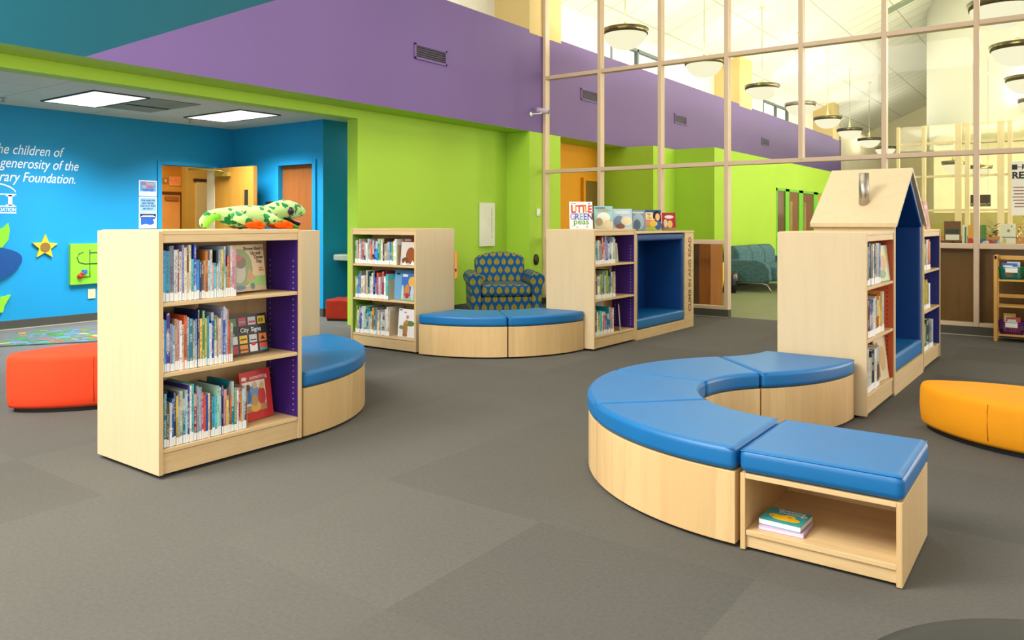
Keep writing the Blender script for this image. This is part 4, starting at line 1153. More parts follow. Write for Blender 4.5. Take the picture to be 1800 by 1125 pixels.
# ================================================================== PLUSH LIZARD
Kz = .00043
def lz(X, Y): return ((X - 130) / 1435 * .70, .0 + (546 - Y) * Kz)
pl = thing('plush_lizard', 'green spotted plush lizard with orange feet lying on the left bookcase', 'plush toy', (*along(AX, AY, RA, .305, .15), 1.229), RA)
path = [(200, 520, 38, .9), (168, 470, 46, .9), (185, 410, 54, .9), (250, 362, 58, .9), (340, 345, 66, .95), (430, 372, 104, .95), (540, 388, 140, 1.0), (690, 386, 152, 1.05), (840, 384, 154, 1.1), (960, 376, 146, 1.05), (1040, 342, 124, .95), (1110, 306, 122, .95), (1190, 284, 135, 1.0),
        (1290, 276, 137, 1.0), (1380, 290, 124, .95), (1460, 300, 90, 1.0), (1525, 304, 56, 1.1), (1562, 306, 24, 1.2), (1572, 306, 6, 1.2)]
C_ = [Vector((lz(a, b)[0], 0, lz(a, b)[1])) for a, b, r, w in path]
rr = []
for i, (a, b, r, w) in enumerate(path):
    t = (C_[min(i + 1, len(C_) - 1)] - C_[max(i - 1, 0)]).normalized()
    up = Vector((-t.z, 0, t.x))
    rad = r * Kz
    ring = []
    for k in range(28):
        q = 2 * PI * k / 28
        ring.append(C_[i] + Vector((0, math.cos(q) * rad * w, 0)) + up * math.sin(q) * rad)
    rr.append(ring)
body = MB().rings([[tuple(p) for p in g_] for g_ in rr]).build('body', M['spots'], pl, subd=1)
lime = mat('lime_plush', (132, 214, 66), .9, .1, 0, .08, 60, .4, 900)
m = MB()
pj = [(1090, 392, 30), (1190, 440, 38), (1290, 478, 34), (1370, 512, 24), (1402, 530, 14)]
rr = []
for a, b, r in pj:
    x, z = lz(a, b)
    rr.append([(x, math.cos(2 * PI * k / 16) * .05, z + math.sin(2 * PI * k / 16) * r * Kz) for k in range(16)])
m.rings(rr).build('lower_jaw', lime, pl)
m = MB(); rr = []
for a, b, r in ((1200, 400, 20), (1290, 432, 34), (1380, 470, 40), (1415, 480, 36), (1425, 486, 4)):
    x, z = lz(a, b)
    rr.append([(x, math.cos(2 * PI * k / 16) * .046, z + math.sin(2 * PI * k / 16) * r * Kz) for k in range(16)])
m.rings(rr).build('mouth', mat('black_felt', (24, 14, 18), .9), pl)
m = MB(); rr = []
for a, b, r in ((1310, 425, 8), (1360, 440, 22), (1420, 455, 26), (1455, 466, 18), (1462, 468, 3)):
    x, z = lz(a, b)
    rr.append([(x, math.cos(2 * PI * k / 14) * (.02 + r * .0004) - .012, z + math.sin(2 * PI * k / 14) * r * Kz * .8) for k in range(14)])
m.rings(rr).build('tongue', mat('pink_felt', (236, 150, 170), .9), pl)
for s in (-1, 1):
    x, z = lz(1262, 298)
    MB().ball((x, s * .055, z), (.023, .014, .023), 20, 12).build('eye', mat('dark_plum_glass', (58, 34, 52), .12, .6, 0, .02, 1), pl)
    MB().ball((x + .001, s * .065, z), (.013, .008, .013), 16, 10).build('pupil', mat('black_glass', (6, 6, 8), .05, .8), pl)
MB().tube([(lz(350, 352)[0], -.02, lz(350, 352)[1] - .012), (lz(260, 388)[0], -.022, lz(260, 388)[1] - .006), (lz(205, 440)[0], -.022, lz(205, 440)[1]), (lz(198, 520)[0], -.02, lz(198, 520)[1])], [.016, .022, .02, .014], 14).build('tail_underside', lime, pl)
of = mat('orange_plush', (244, 96, 20), .9, .1, 0, .08, 60, .4, 900)
def foot(X, s, flip):
    x, _ = lz(X, 0)
    m = MB(); y = s * .085
    m.ball((x, y, .024), (.048, .028, .022), 14, 10)
    for dx, dz, r in ((-.03 * flip, .03, .016), (.02 * flip, .036, .016), (.05 * flip, .024, .014), (.04 * flip, .01, .012)):
        m.ball((x + dx, y + s * .012, max(dz, r * .8)), (.026, .02, r * .9), 12, 8)
    return m.build('foot', of, pl)
foot(690, -1, 1); foot(1080, -1, 1); foot(700, 1, 1); foot(1230, 1, 1)
sp2 = M['spots']
for X, s in ((500, -1), (900, -1), (520, 1), (920, 1)):
    x, z = lz(X, 400)
    MB().tube([(x, s * .04, z + .015), (x + .03, s * .078, z - .005), (x + .075, s * .088, .035)], [.03, .028, .022], 14).build('leg', sp2, pl)

# ================================================================== WALL THINGS (left room)
wx = BX + .001
tw = mat('white_vinyl_letter', (236, 242, 244), .6)
wl = thing('wall_lettering', 'white slanted dedication lettering on the blue wall', 'lettering', (BX, 4.5, 1.9))
RT = (PI / 2, 0, PI / 2)
for s, y, z in (('for the children of', 4.56, 2.072), ('through the generosity of the', 4.755, 1.912), ('Public Library Foundation.', 4.725, 1.748)):
    text('lettering', s, .168, tw, wl, (.003, y - 4.5, z - 1.9), RT, 'RIGHT', .3, 0, .001, .765)
lg = thing('wall_emblem', 'white columned building emblem on the blue wall', 'emblem', (BX, 3.95, 1.5))
m = MB()
m.box(0, .003, -.5, .1, -.052, -.04); m.box(0, .003, -.5, .1, .088, .1)
for y_ in (.035, -.13):
    m.box(0, .003, y_ - .022, y_ + .022, -.04, .088); m.box(0, .003, y_ - .045, y_ + .045, .07, .088); m.box(0, .003, y_ - .045, y_ + .045, -.04, -.026)
m.box(0, .003, -.5, .1, -.13, -.118)
arc = [(-.2 + .3 * math.cos(R(a)), .09 + .13 * math.sin(R(a))) for a in range(10, 171, 8)]
for k in range(len(arc) - 1):
    (a, b), (c, d) = arc[k], arc[k + 1]
    m.add([(.002, a, b), (.002, a, b + .016), (.002, c, d + .016), (.002, c, d)], [(0, 1, 2, 3)])
m.build('emblem', tw, lg)
text('lettering', 'FOUNDATION', .06, tw, lg, (.003, .1, -.105), RT, 'RIGHT', 0, .001, .001, .8)

def wall_prop(name, label, cat, y, z):
    return thing(name, label, cat, (BX + .001, y, z))
def plate(outline, t0, t1, m, name, parent, bev=.004):
    """outline in (y, z) on a wall facing +x"""
    b = MB()
    n = len(outline)
    v = [(t0, p[0], p[1]) for p in outline] + [(t1, p[0], p[1]) for p in outline]
    b.add(v, [list(range(n - 1, -1, -1)), list(range(n, 2 * n))]); b.add(v, [(i, (i + 1) % n, n + (i + 1) % n, n + i) for i in range(n)])
    return b.build(name, m, parent, bevel=bev)
s = wall_prop('wall_star', 'yellow star plaque with a brown centre on the blue wall', 'wall decoration', 4.36, .965)
pts = []
for i in range(10):
    r_ = .152 if i % 2 == 0 else .067
    a = PI / 2 + 2 * PI * i / 10 - .04
    pts.append((r_ * math.cos(a), r_ * math.sin(a)))
plate(pts, 0, .025, mat('star_yellow', (238, 196, 40), .5), 'star', s)
plate(disc(0, -.003, .058, .058, 24), .025, .03, mat('brown_disc', (140, 104, 44), .5), 'centre_disc', s, .001)
s = wall_prop('activity_panel', 'lime green track maze panel on the blue wall', 'activity panel', 4.92, .74)
plate(rect(-.275, -.255, .275, .255), 0, .04, mat('panel_lime', (138, 204, 48), .5), 'board', s, .008)
gr = mat('dark_groove', (22, 62, 54), .6)
m = MB()
m.tube([(.041, -.12, .15), (.041, -.17, .13), (.041, -.195, .08), (.041, -.17, .02), (.041, -.1, 0), (.041, .2, 0)], .006, 6)
m.tube([(.041, -.04, .18), (.041, -.04, -.165), (.041, -.14, -.165)], .006, 6); m.tube([(.041, -.04, .14), (.041, .15, .14)], .006, 6)
m.build('track', gr, s)
m = MB(); m.ball((.055, -.165, -.15), .033, 14, 10); m.ball((.07, -.15, -.12), .02, 12, 8); m.build('red_knob', mat('toy_red', (206, 44, 36), .4), s)
MB().box(.042, .09, -.14, -.09, -.12, -.07).build('blue_knob', mat('toy_blue', (40, 110, 196), .4), s, bevel=.006)
s = wall_prop('activity_panel', 'dark navy pebble-shaped panel on the blue wall', 'activity panel', 3.66, .8)
pts = [(.44 * math.cos(q), .235 * math.sin(q) * (1.0 - .18 * math.cos(q)) + .03 * math.cos(q * 2)) for q in [2 * PI * i / 36 for i in range(36)]]
plate(pts, 0, .04, mat('panel_navy', (16, 72, 134), .45), 'board', s, .012)
MB().tube([(.042, .02, .13), (.042, .15, .1), (.042, .2, .02), (.042, .18, -.05)], .008, 6).build('track', gr, s)
MB().ball((.055, .04, -.1), .028, 14, 10).build('green_knob', mat('toy_green', (110, 206, 60), .4), s)
s = wall_prop('wall_leaf', 'lime green leaf plaque above the navy panel', 'wall decoration', 3.84, 1.12)
pts = [(-.16, -.13), (.05, -.15), (.115, -.06), (.13, .05), (.115, .14), (.06, .08), (.03, .07), (-.0, .15), (-.05, .17), (-.1, .08), (-.16, .1)]
plate(pts, 0, .03, mat('panel_lime2', (128, 202, 44), .5), 'leaf', s, .008)
s = wall_prop('wall_fish', 'lime green fish-tail plaque under the navy panel', 'wall decoration', 3.84, .31)
plate([(-.2, -.1), (.06, -.095), (.075, -.02), (.145, .105), (.05, .085), (-.05, .1), (-.2, .1)], 0, .03, mat('panel_lime', (138, 204, 48), .5), 'board', s, .008)
MB().tube([(.032, -.1, .04), (.032, .01, .03), (.032, .0, -.04)], .008, 6).build('track', gr, s)
s = wall_prop('wall_socket', 'beige socket plate low on the blue wall', 'socket', 4.92, .355)
plate(rect(-.045, -.06, .045, .06), 0, .012, mat('beige_plate', (222, 204, 158), .5), 'plate', s, .003)
# notices by the doorway
nm = [('blue sky notice titled The Ready to Read Center, topmost by the doorway', 1.724, (90, 160, 216)), ('pale blue notice about ages five and under, middle of three by the doorway', 1.503, (150, 192, 226)), ('white and navy notice, lowest of three by the doorway', 1.288, (226, 230, 236))]
for i, (lab, z, c) in enumerate(nm):
    s = wall_prop('notice', lab, 'notice', 5.665, z); s['group'] = 'notices by the doorway'
    plate(rect(-.125, -.105, .125, .105), 0, .006, mat('notice_white', (236, 238, 240), .5), 'backing', s, .001)
    plate(rect(-.112, -.092, .112, .092), .006, .0075, flat(c, .4), 'print', s, 0)
    if i == 0:
        plate(rect(-.112, -.092, .112, -.04), .0075, .008, flat((206, 222, 236)), 'cloud_print', s, 0)
        for t_, y_, z_, c_ in (('THE', -.06, .045, (230, 90, 90)), ('READY', .04, .045, (232, 190, 110)), ('TO', -.055, .0, (236, 220, 120)), ('READ', .03, .0, (226, 80, 120)), ('CENTER', 0, -.042, (60, 110, 190))):
            text('lettering', t_, .05, flat(c_), s, (.009, y_, z_), RT, 'CENTER', bold=.001, sx=.85)
    elif i == 1:
        for k, t_ in enumerate(('FOR AGES FIVE', 'AND UNDER,', 'AND PLAY WITH', 'AN ADULT')):
            text('lettering', t_, .034, flat((30, 66, 120)), s, (.009, 0, .045 - k * .037), RT, 'CENTER', bold=.0008, sx=.85)
    else:
        plate(rect(-.112, .04, .112, .092), .0075, .008, flat((26, 44, 92)), 'header_print', s, 0)
        plate([(-.1, -.06), (-.03, -.045), (.03, -.06), (.08, -.045), (.1, .04), (-.1, .04)], .0075, .008, flat((44, 96, 176)), 'blue_print', s, 0)
        plate(rect(-.08, .066, .08, .074), .008, .0085, flat((230, 232, 236)), 'lettering', s, 0); plate(rect(-.1, .05, .1, .058), .008, .0085, flat((230, 232, 236)), 'lettering', s, 0)
        plate(disc(.085, .005, .014, .014, 16), .008, .0085, flat((238, 238, 240)), 'dot_print', s, 0)
# exit sign in the passage
es = thing('exit_sign', 'red lettered exit sign in the passage behind the doorway', 'exit sign', (-20.19, 12.03, 2.4))
MB().box(0, .05, -.17, .17, -.13, .13).build('housing', mat('cream_housing', (222, 190, 140), .5), es, bevel=.006)
text('lettering', 'EXIT', .2, emit('exit_red', (255, 50, 44), 1.1), es, (.053, 0, -.07), RT, 'CENTER', bold=.0, sx=.66)
al = thing('alarm_strobe', 'small square alarm strobe left of the exit sign', 'alarm', (-20.19, 11.76, 2.4))
MB().box(0, .04, -.09, .09, -.08, .08).build('housing', mat('tan_plate', (176, 142, 84), .5), al, bevel=.005); MB().ball((.04, 0, 0), (.02, .035, .035), 12, 8).build('lens', M['whiteplastic'], al)
rs = thing('room_sign', 'small dark sign plate beside the closed brown door', 'sign', (-9.27, PY - .001, 1.5))
MB().box(-.09, .09, -.012, 0, -.06, .06).build('plate', mat('dark_brown_plate', (70, 40, 32), .4), rs, bevel=.002)
# rug
rg = MB().prism(rect(-1.35, -.55, 1.35, .55), .001, .012).build('rug', M['rug']); place(rg, (-8.6, 4.75, 0), R(57)); tag(rg, 'colourful town-map play rug on the floor behind the orange ottoman', 'rug')

# ceiling fittings of the side room
def troffer(label, x, y):
    t = thing('ceiling_light', label, 'ceiling light', (x, y, 2.645), 0, 'recessed ceiling lights')
    m = MB(); 
    for a in (-1, 1): m.box(-.6, .6, a * .3 - .012, a * .3 + .012, -.012, 0); m.box(a * .6 - .012, a * .6 + .012, -.3, .3, -.012, 0)
    m.build('frame', mat('dark_fitting_frame', (60, 60, 56), .5), t)
    MB().box(-.59, .59, -.29, .29, -.008, -.004).build('diffuser', emit('diffuser_white', (255, 254, 246), 1.6), t)
troffer('recessed ceiling light farther from the opening corner, left one', -8.88, 4.34)
troffer('recessed ceiling light nearest the closed brown door', -8.85, 6.07)
dfu = thing('air_diffuser', 'slotted air diffuser panel between the two ceiling lights', 'air diffuser', (-8.82, 4.97, 2.643))
MB().box(-.55, .55, -.29, .29, -.006, 0).build('panel', mat('dim_grey_panel', (150, 146, 124), .7), dfu)
m = MB(); m.box(-.12, -.09, -.26, .26, -.009, -.006); m.box(-.07, -.05, -.26, .26, -.009, -.006); m.build('slot', M['black'], dfu)
for lab, x, y in (('small sprinkler head near the lettering, on the ceiling', -9.6, 3.7), ('small sprinkler head beside the farther ceiling light', -9.62, 5.95)):
    s = thing('sprinkler', lab, 'sprinkler', (x, y, 2.645), 0, 'ceiling sprinklers')
    MB().lathe([(.035, 0), (.03, -.008), (.01, -.01), (.01, -.04), (.02, -.042), (.02, -.046), (.002, -.046)], (0, 0, 0), 16).build('head', M['steel'], s)

# ================================================================== GREEN CORNER
s = thing('wall_sign', 'tall white sign panel hung on the green wall', 'sign', (GX + .002, 9.155, 1.23))
MB().box(0, .045, -.165, .165, -.322, .322).build('panel', mat('warm_white_panel', (226, 226, 210), .5), s, bevel=.003)
m = MB(); r_ = random.Random(5); z = .235
while z > -.2:
    h = r_.choice((.008, .012, .018, .022)); m.box(.045, .0458, .085 - r_.uniform(.003, .008), .09, z - h, z); z -= h + r_.choice((.005, .007, .016))
m.build('printed_line', mat('print_maroon', (120, 60, 50), .6), s)
s = thing('thermostat', 'small white thermostat on the green pier', 'thermostat', (PX + .006, 9.9, 1.415))
MB().box(0, .03, -.035, .035, -.055, .055).build('housing', M['whiteplastic'], s, bevel=.008)
MB().box(.03, .031, -.015, .02, -.04, -.03).build('slot', mat('grey_slot', (120, 130, 100), .5), s)
s = thing('door_magnet', 'dark oval door holder low on the green pier', 'door holder', (PX + .006, 9.845, .695))
m = MB(); m.rings([[(0, y, z) for y, z in disc(0, 0, .055, .085, 24)], [(.03, y, z) for y, z in disc(0, 0, .05, .08, 24)], [(.036, y, z) for y, z in disc(0, 0, .03, .05, 24)]]); m.build('plate', mat('dark_bronze', (52, 46, 30), .35, .5, .3), s)
s = thing('security_camera', 'small white security camera on the purple wall by the screen', 'security camera', (PX + .001, 9.72, 2.9))
m = MB(); m.lathe([(.035, 0), (.035, .012), (.012, .02)], (0, 0, 0), 16); m.xf(Matrix.Rotation(PI / 2, 4, 'Y')); m.tube([(.01, 0, 0), (.12, .08, .01), (.15, .12, .03)], .01, 8); m.build('bracket', M['whiteplastic'], s)
m = MB(); m.tube([(.06, .08, .075), (.22, .16, .035)], .038, 16); m.build('body', mat('grey_lilac_housing', (196, 184, 200), .4), s)
MB().tube([(.215, .157, .036), (.225, .162, .034)], .03, 16).build('lens', M['black'], s)
# grilles on the purple wall
def grille(label, y, z, w=.62, h=.2):
    s = thing('wall_vent', label, 'vent', (PX + .001, y, z), 0, 'purple wall vents')
    m = MB(); m.box(0, .015, -w / 2, w / 2, -h / 2, -h / 2 + .03); m.box(0, .015, -w / 2, w / 2, h / 2 - .03, h / 2); m.box(0, .015, -w / 2, -w / 2 + .03, -h / 2, h / 2); m.box(0, .015, w / 2 - .03, w / 2, -h / 2, h / 2)
    m.build('frame', M['purple'], s, bevel=.003)
    MB().box(.001, .004, -w / 2 + .03, w / 2 - .03, -h / 2 + .03, h / 2 - .03).build('backing', M['black'], s)
    m = MB()
    for k in range(5):
        z_ = -h / 2 + .045 + k * .028
        m.box(.004, .012, -w / 2 + .03, w / 2 - .03, z_, z_ + .007)
    m.build('slat', mat('purple_slat', (84, 64, 110), .5), s)
grille('purple slatted vent in front of the glazed screen', 7.46, 3.405)
grille('purple slatted vent just behind the first glass bay', 11.5, 3.405)
grille('purple slatted vent behind the third glass bay', 15.26, 3.405)
grille('purple slatted vent farthest along the wall', 20.8, 3.405)
# small toy on the far side of the green-lined bookcase
s = thing('wooden_toy', 'wooden toy peeping out behind the end panel of the green-lined bookcase', 'toy', (-5.068, 6.084, .70), R(90))
m = MB(); pts = [(0, 0), (.05, -.02), (.1, .01), (.1, .08), (.075, .2), (.03, .26), (0, .27)]
n = len(pts); v = [(0, p[0], p[1]) for p in pts] + [(.018, p[0], p[1]) for p in pts]
m.add(v, [list(range(n - 1, -1, -1)), list(range(n, 2 * n))]); m.add(v, [(i, (i + 1) % n, n + (i + 1) % n, n + i) for i in range(n)])
m.build('figure', M['beech'], s)
MB().ball((.0, .016, .08), (.006, .014, .016), 12, 8).build('red_spot', mat('toy_dark_red', (130, 40, 30), .5), s)

# ================================================================== PENDANTS
def pendant(label, x, y, z, power=85, D=.35, drop=None):
    t = thing('pendant_lamp', label, 'pendant lamp', (x, y, z), 0, 'bowl pendant lamps')
    MB().lathe([(D - .012, -.01), (D * .96, -.06), (D * .83, -.145), (D * .62, -.215), (D * .35, -.258), (.01, -.272)], (0, 0, 0), 40, 0, True, False).build('glass_bowl', emit('bowl_glow', (255, 250, 222), 1.05), t)
    MB().lathe([(D - .02, -.045), (D + .002, -.045), (D + .012, -.01), (D + .022, .035), (D + .014, .045), (D - .01, .045), (D - .02, -.045)], (0, 0, 0), 40, 0, True, False).build('rim', M['bronze'], t)
    zc = drop or 7.15 - (abs(x + 2.5) / 4.9) * 2.1
    MB().lathe([(.008, .05), (.045, .06), (.045, .1), (.02, .17), (.008, .19), (.008, zc - z)], (0, 0, 0), 12).build('stem', mat('pale_brass_rod', (206, 204, 150), .4, .4, .3), t)
    MB().lathe([(.07, zc - z - .04), (.06, zc - z), (.01, zc - z)], (0, 0, 0), 16).build('ceiling_canopy', M['cream'], t)
    for k in range(3):
        a = 2 * PI * k / 3 + .5
        MB().tube([(.03, 0, .08), ((D - .02), 0, .01)], .006, 6).xf(Matrix.Rotation(a, 4, 'Z')).build('arm', M['bronze'], t)
    l = bpy.data.lights.new('pendant_bulb', 'POINT'); l.energy = power; l.color = lin((255, 252, 242))[:3]; l.shadow_soft_size = .15
    lo = bpy.data.objects.new('pendant_bulb', l); col.objects.link(lo); lo.location = (x, y, z + .12)
xs = [(-5.72, 11.0), (-5.52, 13.75), (-5.42, 16.75), (-5.38, 19.5), (-5.4, 22.2), (-5.45, 25.0), (-5.45, 27.8), (-5.5, 30.8)]
for i, (x, y) in enumerate(xs):
    pendant('bowl pendant lamp, %s from the glazed screen along the purple wall' % ORD[i], x, y, 4.26 - .045 * i)
for i, (x, y) in enumerate([(-.68, 10.95), (-.66, 13.75), (-.65, 16.9), (-.6, 20.0)]):
    pendant('bowl pendant lamp, %s of the row nearer the ceiling ridge' % ORD[i], x, y, 3.86, 140)

pendant('small bowl lamp hanging low over the office, left one seen through the lower pane', -2.2, 20.4, 2.62, 10, .24, 3.46)
pendant('small bowl lamp hanging low over the office, right one seen through the lower pane', -1.75, 21.2, 2.55, 10, .24, 3.46)
# ceiling slot vents on the vault
def slotvent(label, px_, y, w=.3, l=1.0):
    x = px_
    z = 7.15 - (abs(x + 2.5) / 4.9) * 2.1
    t = thing('ceiling_vent', label, 'vent', (x, y, z - .012), 0, 'vault ceiling vents')
    t.rotation_euler = (0, -math.atan2(2.1, 4.9), 0)
    MB().box(-l / 2, l / 2, -w / 2, w / 2, -.02, .01).build('grille', mat('grey_green_grille', (150, 160, 138), .5), t)
slotvent('grey slot vent high on the vaulted ceiling, nearer one', -3.65, 14.6, .42, 1.0)
slotvent('grey slot vent high on the vaulted ceiling, farther one', -3.35, 21.5, .4, 1.2)

# ================================================================== HALL FURNITURE
so = thing('sofa', 'teal woven sofa against the long green wall', 'sofa', (-5.26, 13.92, 0), 0)
m = MB()
prof = [(.0, .17), (.82, .17), (.9, .22), (.88, .42), (.8, .53), (.66, .58), (.0, .58)]
def arm_(y0, y1):
    return MB().prism_y(prof, y0, y1).build('arm', M['sofa'], so, bevel=.03, seg=3)
arm_(0, .14); arm_(2.2, 2.34)
MB().box(.2, .98, .14, 2.2, .2, .46).build('seat_cushion', M['sofa'], so, bevel=.05, seg=3)
for k in range(3):
    y0_ = .1 + k * .72
    m = MB().prism_y([(.0, .3), (.34, .3), (.31, .7), (.22, .82), (.06, .82), (0, .72)], y0_, y0_ + .69)
    b = m.build('back_cushion', M['sofa'], so, bevel=.05, seg=3)
for y_ in (.02, 2.28):
    MB().tube([(.15, y_, .165), (.75, y_, .165), (.84, y_, .14), (.92, y_, .0)], .014, 8).build('leg', M['steel'], so)
    MB().tube([(.12, y_, .165), (.06, y_, .0)], .014, 8).build('leg', M['steel'], so)
tc = thing('wastebasket', 'black wastebasket with a bag liner beside the teal sofa', 'wastebasket', (-5.0, 13.62, 0), 0)
MB().lathe([(.12, 0), (.16, .33), (.15, .33), (.11, .02)], (0, 0, 0), 20).build('bin', M['black'], tc)
m = MB(); rr = []
r_ = random.Random(2)
for z, k in ((.2, .175), (.28, .185), (.35, .175), (.37, .16), (.34, .15)):
    rr.append([((k + r_.uniform(-.012, .012)) * math.cos(2 * PI * i / 20), (k + r_.uniform(-.012, .012)) * math.sin(2 * PI * i / 20), z + r_.uniform(-.02, .02)) for i in range(20)])
m.rings(rr, 0, True, False).build('liner', mat('black_bag_film', (46, 40, 26), .25, .6), tc)
yc = thing('chair', 'yellow tub chair half hidden behind the wooden display cabinet', 'chair', (-4.66, 11.75, 0), R(60))
m = MB(); n = 20
prof = [(.2, .06), (.24, .3), (.28, .62), (.255, .64), (.23, .36)]
m.lathe(prof, (0, 0, 0), 28, 0, True, False).build('shell', mat('yellow_vinyl', (232, 206, 60), .5), yc)
MB().lathe([(.2, .06), (.22, .36), (.2, .38), (.01, .385)], (0, 0, 0), 28).build('seat', mat('yellow_vinyl', (232, 206, 60), .5), yc)
MB().lathe([(.17, 0), (.17, .07)], (0, 0, 0), 20).build('base', M['black'], yc)
cb = thing('display_cabinet', 'dark wooden display cabinet standing behind the lower glass bay', 'cabinet', (-4.57, 10.95, 0), 0)
MB().box(-.6, .1, 0, .45, 0, .93).build('body', wood('espresso_wood', (78, 58, 40), .4, .2), cb, bevel=.004)
MB().box(.1, .28, -.02, .47, 0, .96).build('end_panel', wood('chestnut_wood', (142, 84, 36), .35, .2), cb, bevel=.004)
MB().box(-.6, .1, 0, .45, .93, .95).build('top', wood('espresso_wood', (78, 58, 40), .4, .2), cb)
o = MB().box(-.14, .14, -.1, .1, 0, .12).build('model_box', mat('dim_card', (120, 112, 84), .6), None, bevel=.01); place(o, (-4.84, 10.45, .55), R(20)); 
bpy.data.objects.remove(o)

# bamboo rack with baskets at the right
rk = thing('folding_shelf', 'golden wooden slatted shelf rack by the boarding under the screen', 'shelf rack', (-.68, 9.72, 0), 0)
RWd, RDp = .78, .27
for x in (0, RWd - .035):
    for y in (0, RDp - .03):
        MB().box(x, x + .035, y, y + .03, 0, .915).build('post', M['beech'], rk, bevel=.006)
    MB().box(x + .004, x + .03, 0, RDp, .87, .912).build('end_rail', M['beech'], rk, bevel=.004)
for z in (.64, .365, .06):
    m = MB()
    for k in range(4): m.box(.035, RWd - .035, .01 + k * .066, .062 + k * .066, z, z + .018)
    m.build('shelf', M['beech'], rk, bevel=.002)
MB().box(.035, RWd - .035, RDp - .024, RDp - .006, .86, .905).build('back_rail', M['beech'], rk, bevel=.003)
MB().box(.035, RWd - .035, RDp - .024, RDp - .006, .45, .49).build('back_rail', M['beech'], rk, bevel=.003)
def basket(label, loc, m_, w=.23, d=.2, h=.125):
    t = thing('basket', label, 'basket', loc, R(2), 'plastic baskets on the shelf rack')
    b = MB(); k = .86
    def side(p0, p1, q0, q1):
        """lattice of bars between the lower edge p0-p1 and the upper edge q0-q1"""
        P0, P1, Q0, Q1 = Vector(p0), Vector(p1), Vector(q0), Vector(q1)
        def bar(a, b_, r): b.tube([tuple(a), tuple(b_)], r, 5)
        nn = 11
        for i in range(nn + 1):
            bar(P0.lerp(P1, i / nn), Q0.lerp(Q1, i / nn), .0032)
        for j in range(6):
            bar(P0.lerp(Q0, j / 5), P1.lerp(Q1, j / 5), .0036 if j < 4 else .008)
    w2_, d2_ = w / 2, d / 2
    lo = [(-w2_ * k, -d2_ * k, .004), (w2_ * k, -d2_ * k, .004), (w2_ * k, d2_ * k, .004), (-w2_ * k, d2_ * k, .004)]
    hi = [(-w2_, -d2_, h), (w2_, -d2_, h), (w2_, d2_, h), (-w2_, d2_, h)]
    for i in range(4): side(lo[i], lo[(i + 1) % 4], hi[i], hi[(i + 1) % 4])
    b.box(-w2_ * k, w2_ * k, -d2_ * k, d2_ * k, 0, .006)
    b.build('lattice_body', m_, t)
    MB().box(-.055, .055, -d2_ - .006, -d2_ - .003, h - .05, h + .01).build('label_card', M['whiteplastic'], t)
    return t
basket('green plastic basket on the upper shelf of the rack', (-.525, 9.86, .659), mat('green_plastic', (10, 124, 74), .4))
basket('purple plastic basket on the lowest shelf of the rack', (-.525, 9.86, .079), mat('purple_plastic', (92, 30, 122), .4))
for k, (lab, cl, z, h, w) in enumerate((('blue and white board book standing in the green basket', (50, 96, 186), .67, .16, .14), ('pale comic book standing behind in the green basket', (206, 210, 214), .67, .175, .12), ('yellow board book standing in the purple basket', (210, 170, 70), .09, .2, .11), ('red board book standing in the purple basket', (196, 70, 44), .09, .165, .13))):
    cover_book(lab, (-.53 + (.02 if k % 2 else -.015), 9.83 + (.04 if k in (1, 2) else 0), z), 0, w, h, cl, [(rect(.1, .6, .7, .85), (226, 226, 220)), (ell(.5, .3, .3, .2), (226, 120, 60))], [], R(-8), group='books in the baskets')
fs = thing('shelf_sign', 'teal sign reading please on the upper shelf of the rack', 'sign', (-.255, 9.79, .66), R(-3))
MB().box(-.135, .135, 0, .006, .06, .27).build('card', mat('teal_print', (70, 150, 176), .35), fs); MB().box(-.14, .14, -.001, .009, .055, .063).build('holder_edge', M['whiteplastic'], fs)
m = MB(); m.box(-.135, .135, -.0012, 0, .19, .21); m.box(-.135, .02, -.0012, 0, .1, .12); m.build('cloud_print', mat('pale_teal_print', (150, 206, 216), .4), fs)
for k, t_ in enumerate(('PLEASE', 'BOOKS', 'TO A')): text('lettering', t_, .038, flat((20, 40, 60)), fs, (.02, -.002, .2 - k * .034), (PI / 2, 0, 0), 'CENTER', bold=.0008)
MB().box(-.14, .14, -.02, .05, 0, .055).build('base', mat('dark_red_box', (96, 40, 34), .5), fs)

# low display counter behind the screen with its odds and ends
ct = thing('display_counter', 'long wooden display counter just behind the right-hand glass bays', 'counter', (-1.85, 10.24, 0), 0)
MB().box(.0, 3.6, 0, .42, .95, .985).build('top', M['walnut'], ct, bevel=.004); MB().box(.03, 3.57, .03, .4, 0, .95).build('body', M['walnut'], ct)
def counter_box(label, x0, x1, z1, rgb, y=10.36, t=.03, shapes=(), cat='book', nm='display_book', z=.987):
    return cover_book(label, ((x0 + x1) / 2, y, z), 0, x1 - x0, z1 - z, rgb, shapes, [], R(-6), t, 'books displayed behind the glass', cat)
counter_box('slim white and green book standing behind the glass at the mullion', -1.035, -.99, 1.24, (216, 224, 206), shapes=[(rect(.5, .1, .9, .9), (60, 130, 96))])
counter_box('orange and red book with figures standing behind the glass', -.98, -.87, 1.235, (214, 160, 50), 10.37, shapes=[(rect(0, 0, 1, .38), (190, 40, 44)), (ell(.6, .42, .18, .12), (220, 170, 110))])
counter_box('green and blue book half behind the mullion', -.872, -.80, 1.235, (90, 140, 70), 10.38, shapes=[(rect(0, 0, 1, .36), (60, 96, 180)), (rect(0, 0, 1, .15), (150, 190, 220))])
counter_box('white activity book with a blue line behind the glass', -.665, -.515, 1.25, (220, 224, 206), shapes=[(rect(.12, .4, 1, .44), (70, 110, 170)), (ell(.3, .25, .12, .14), (190, 180, 110)), (ell(.55, .7, .1, .06), (120, 130, 130)), (rect(.4, .06, .7, .1), (60, 60, 60)), (ell(.2, .12, .2, .1), (190, 206, 140)), (rect(.7, .86, .8, .92), (90, 130, 170))])
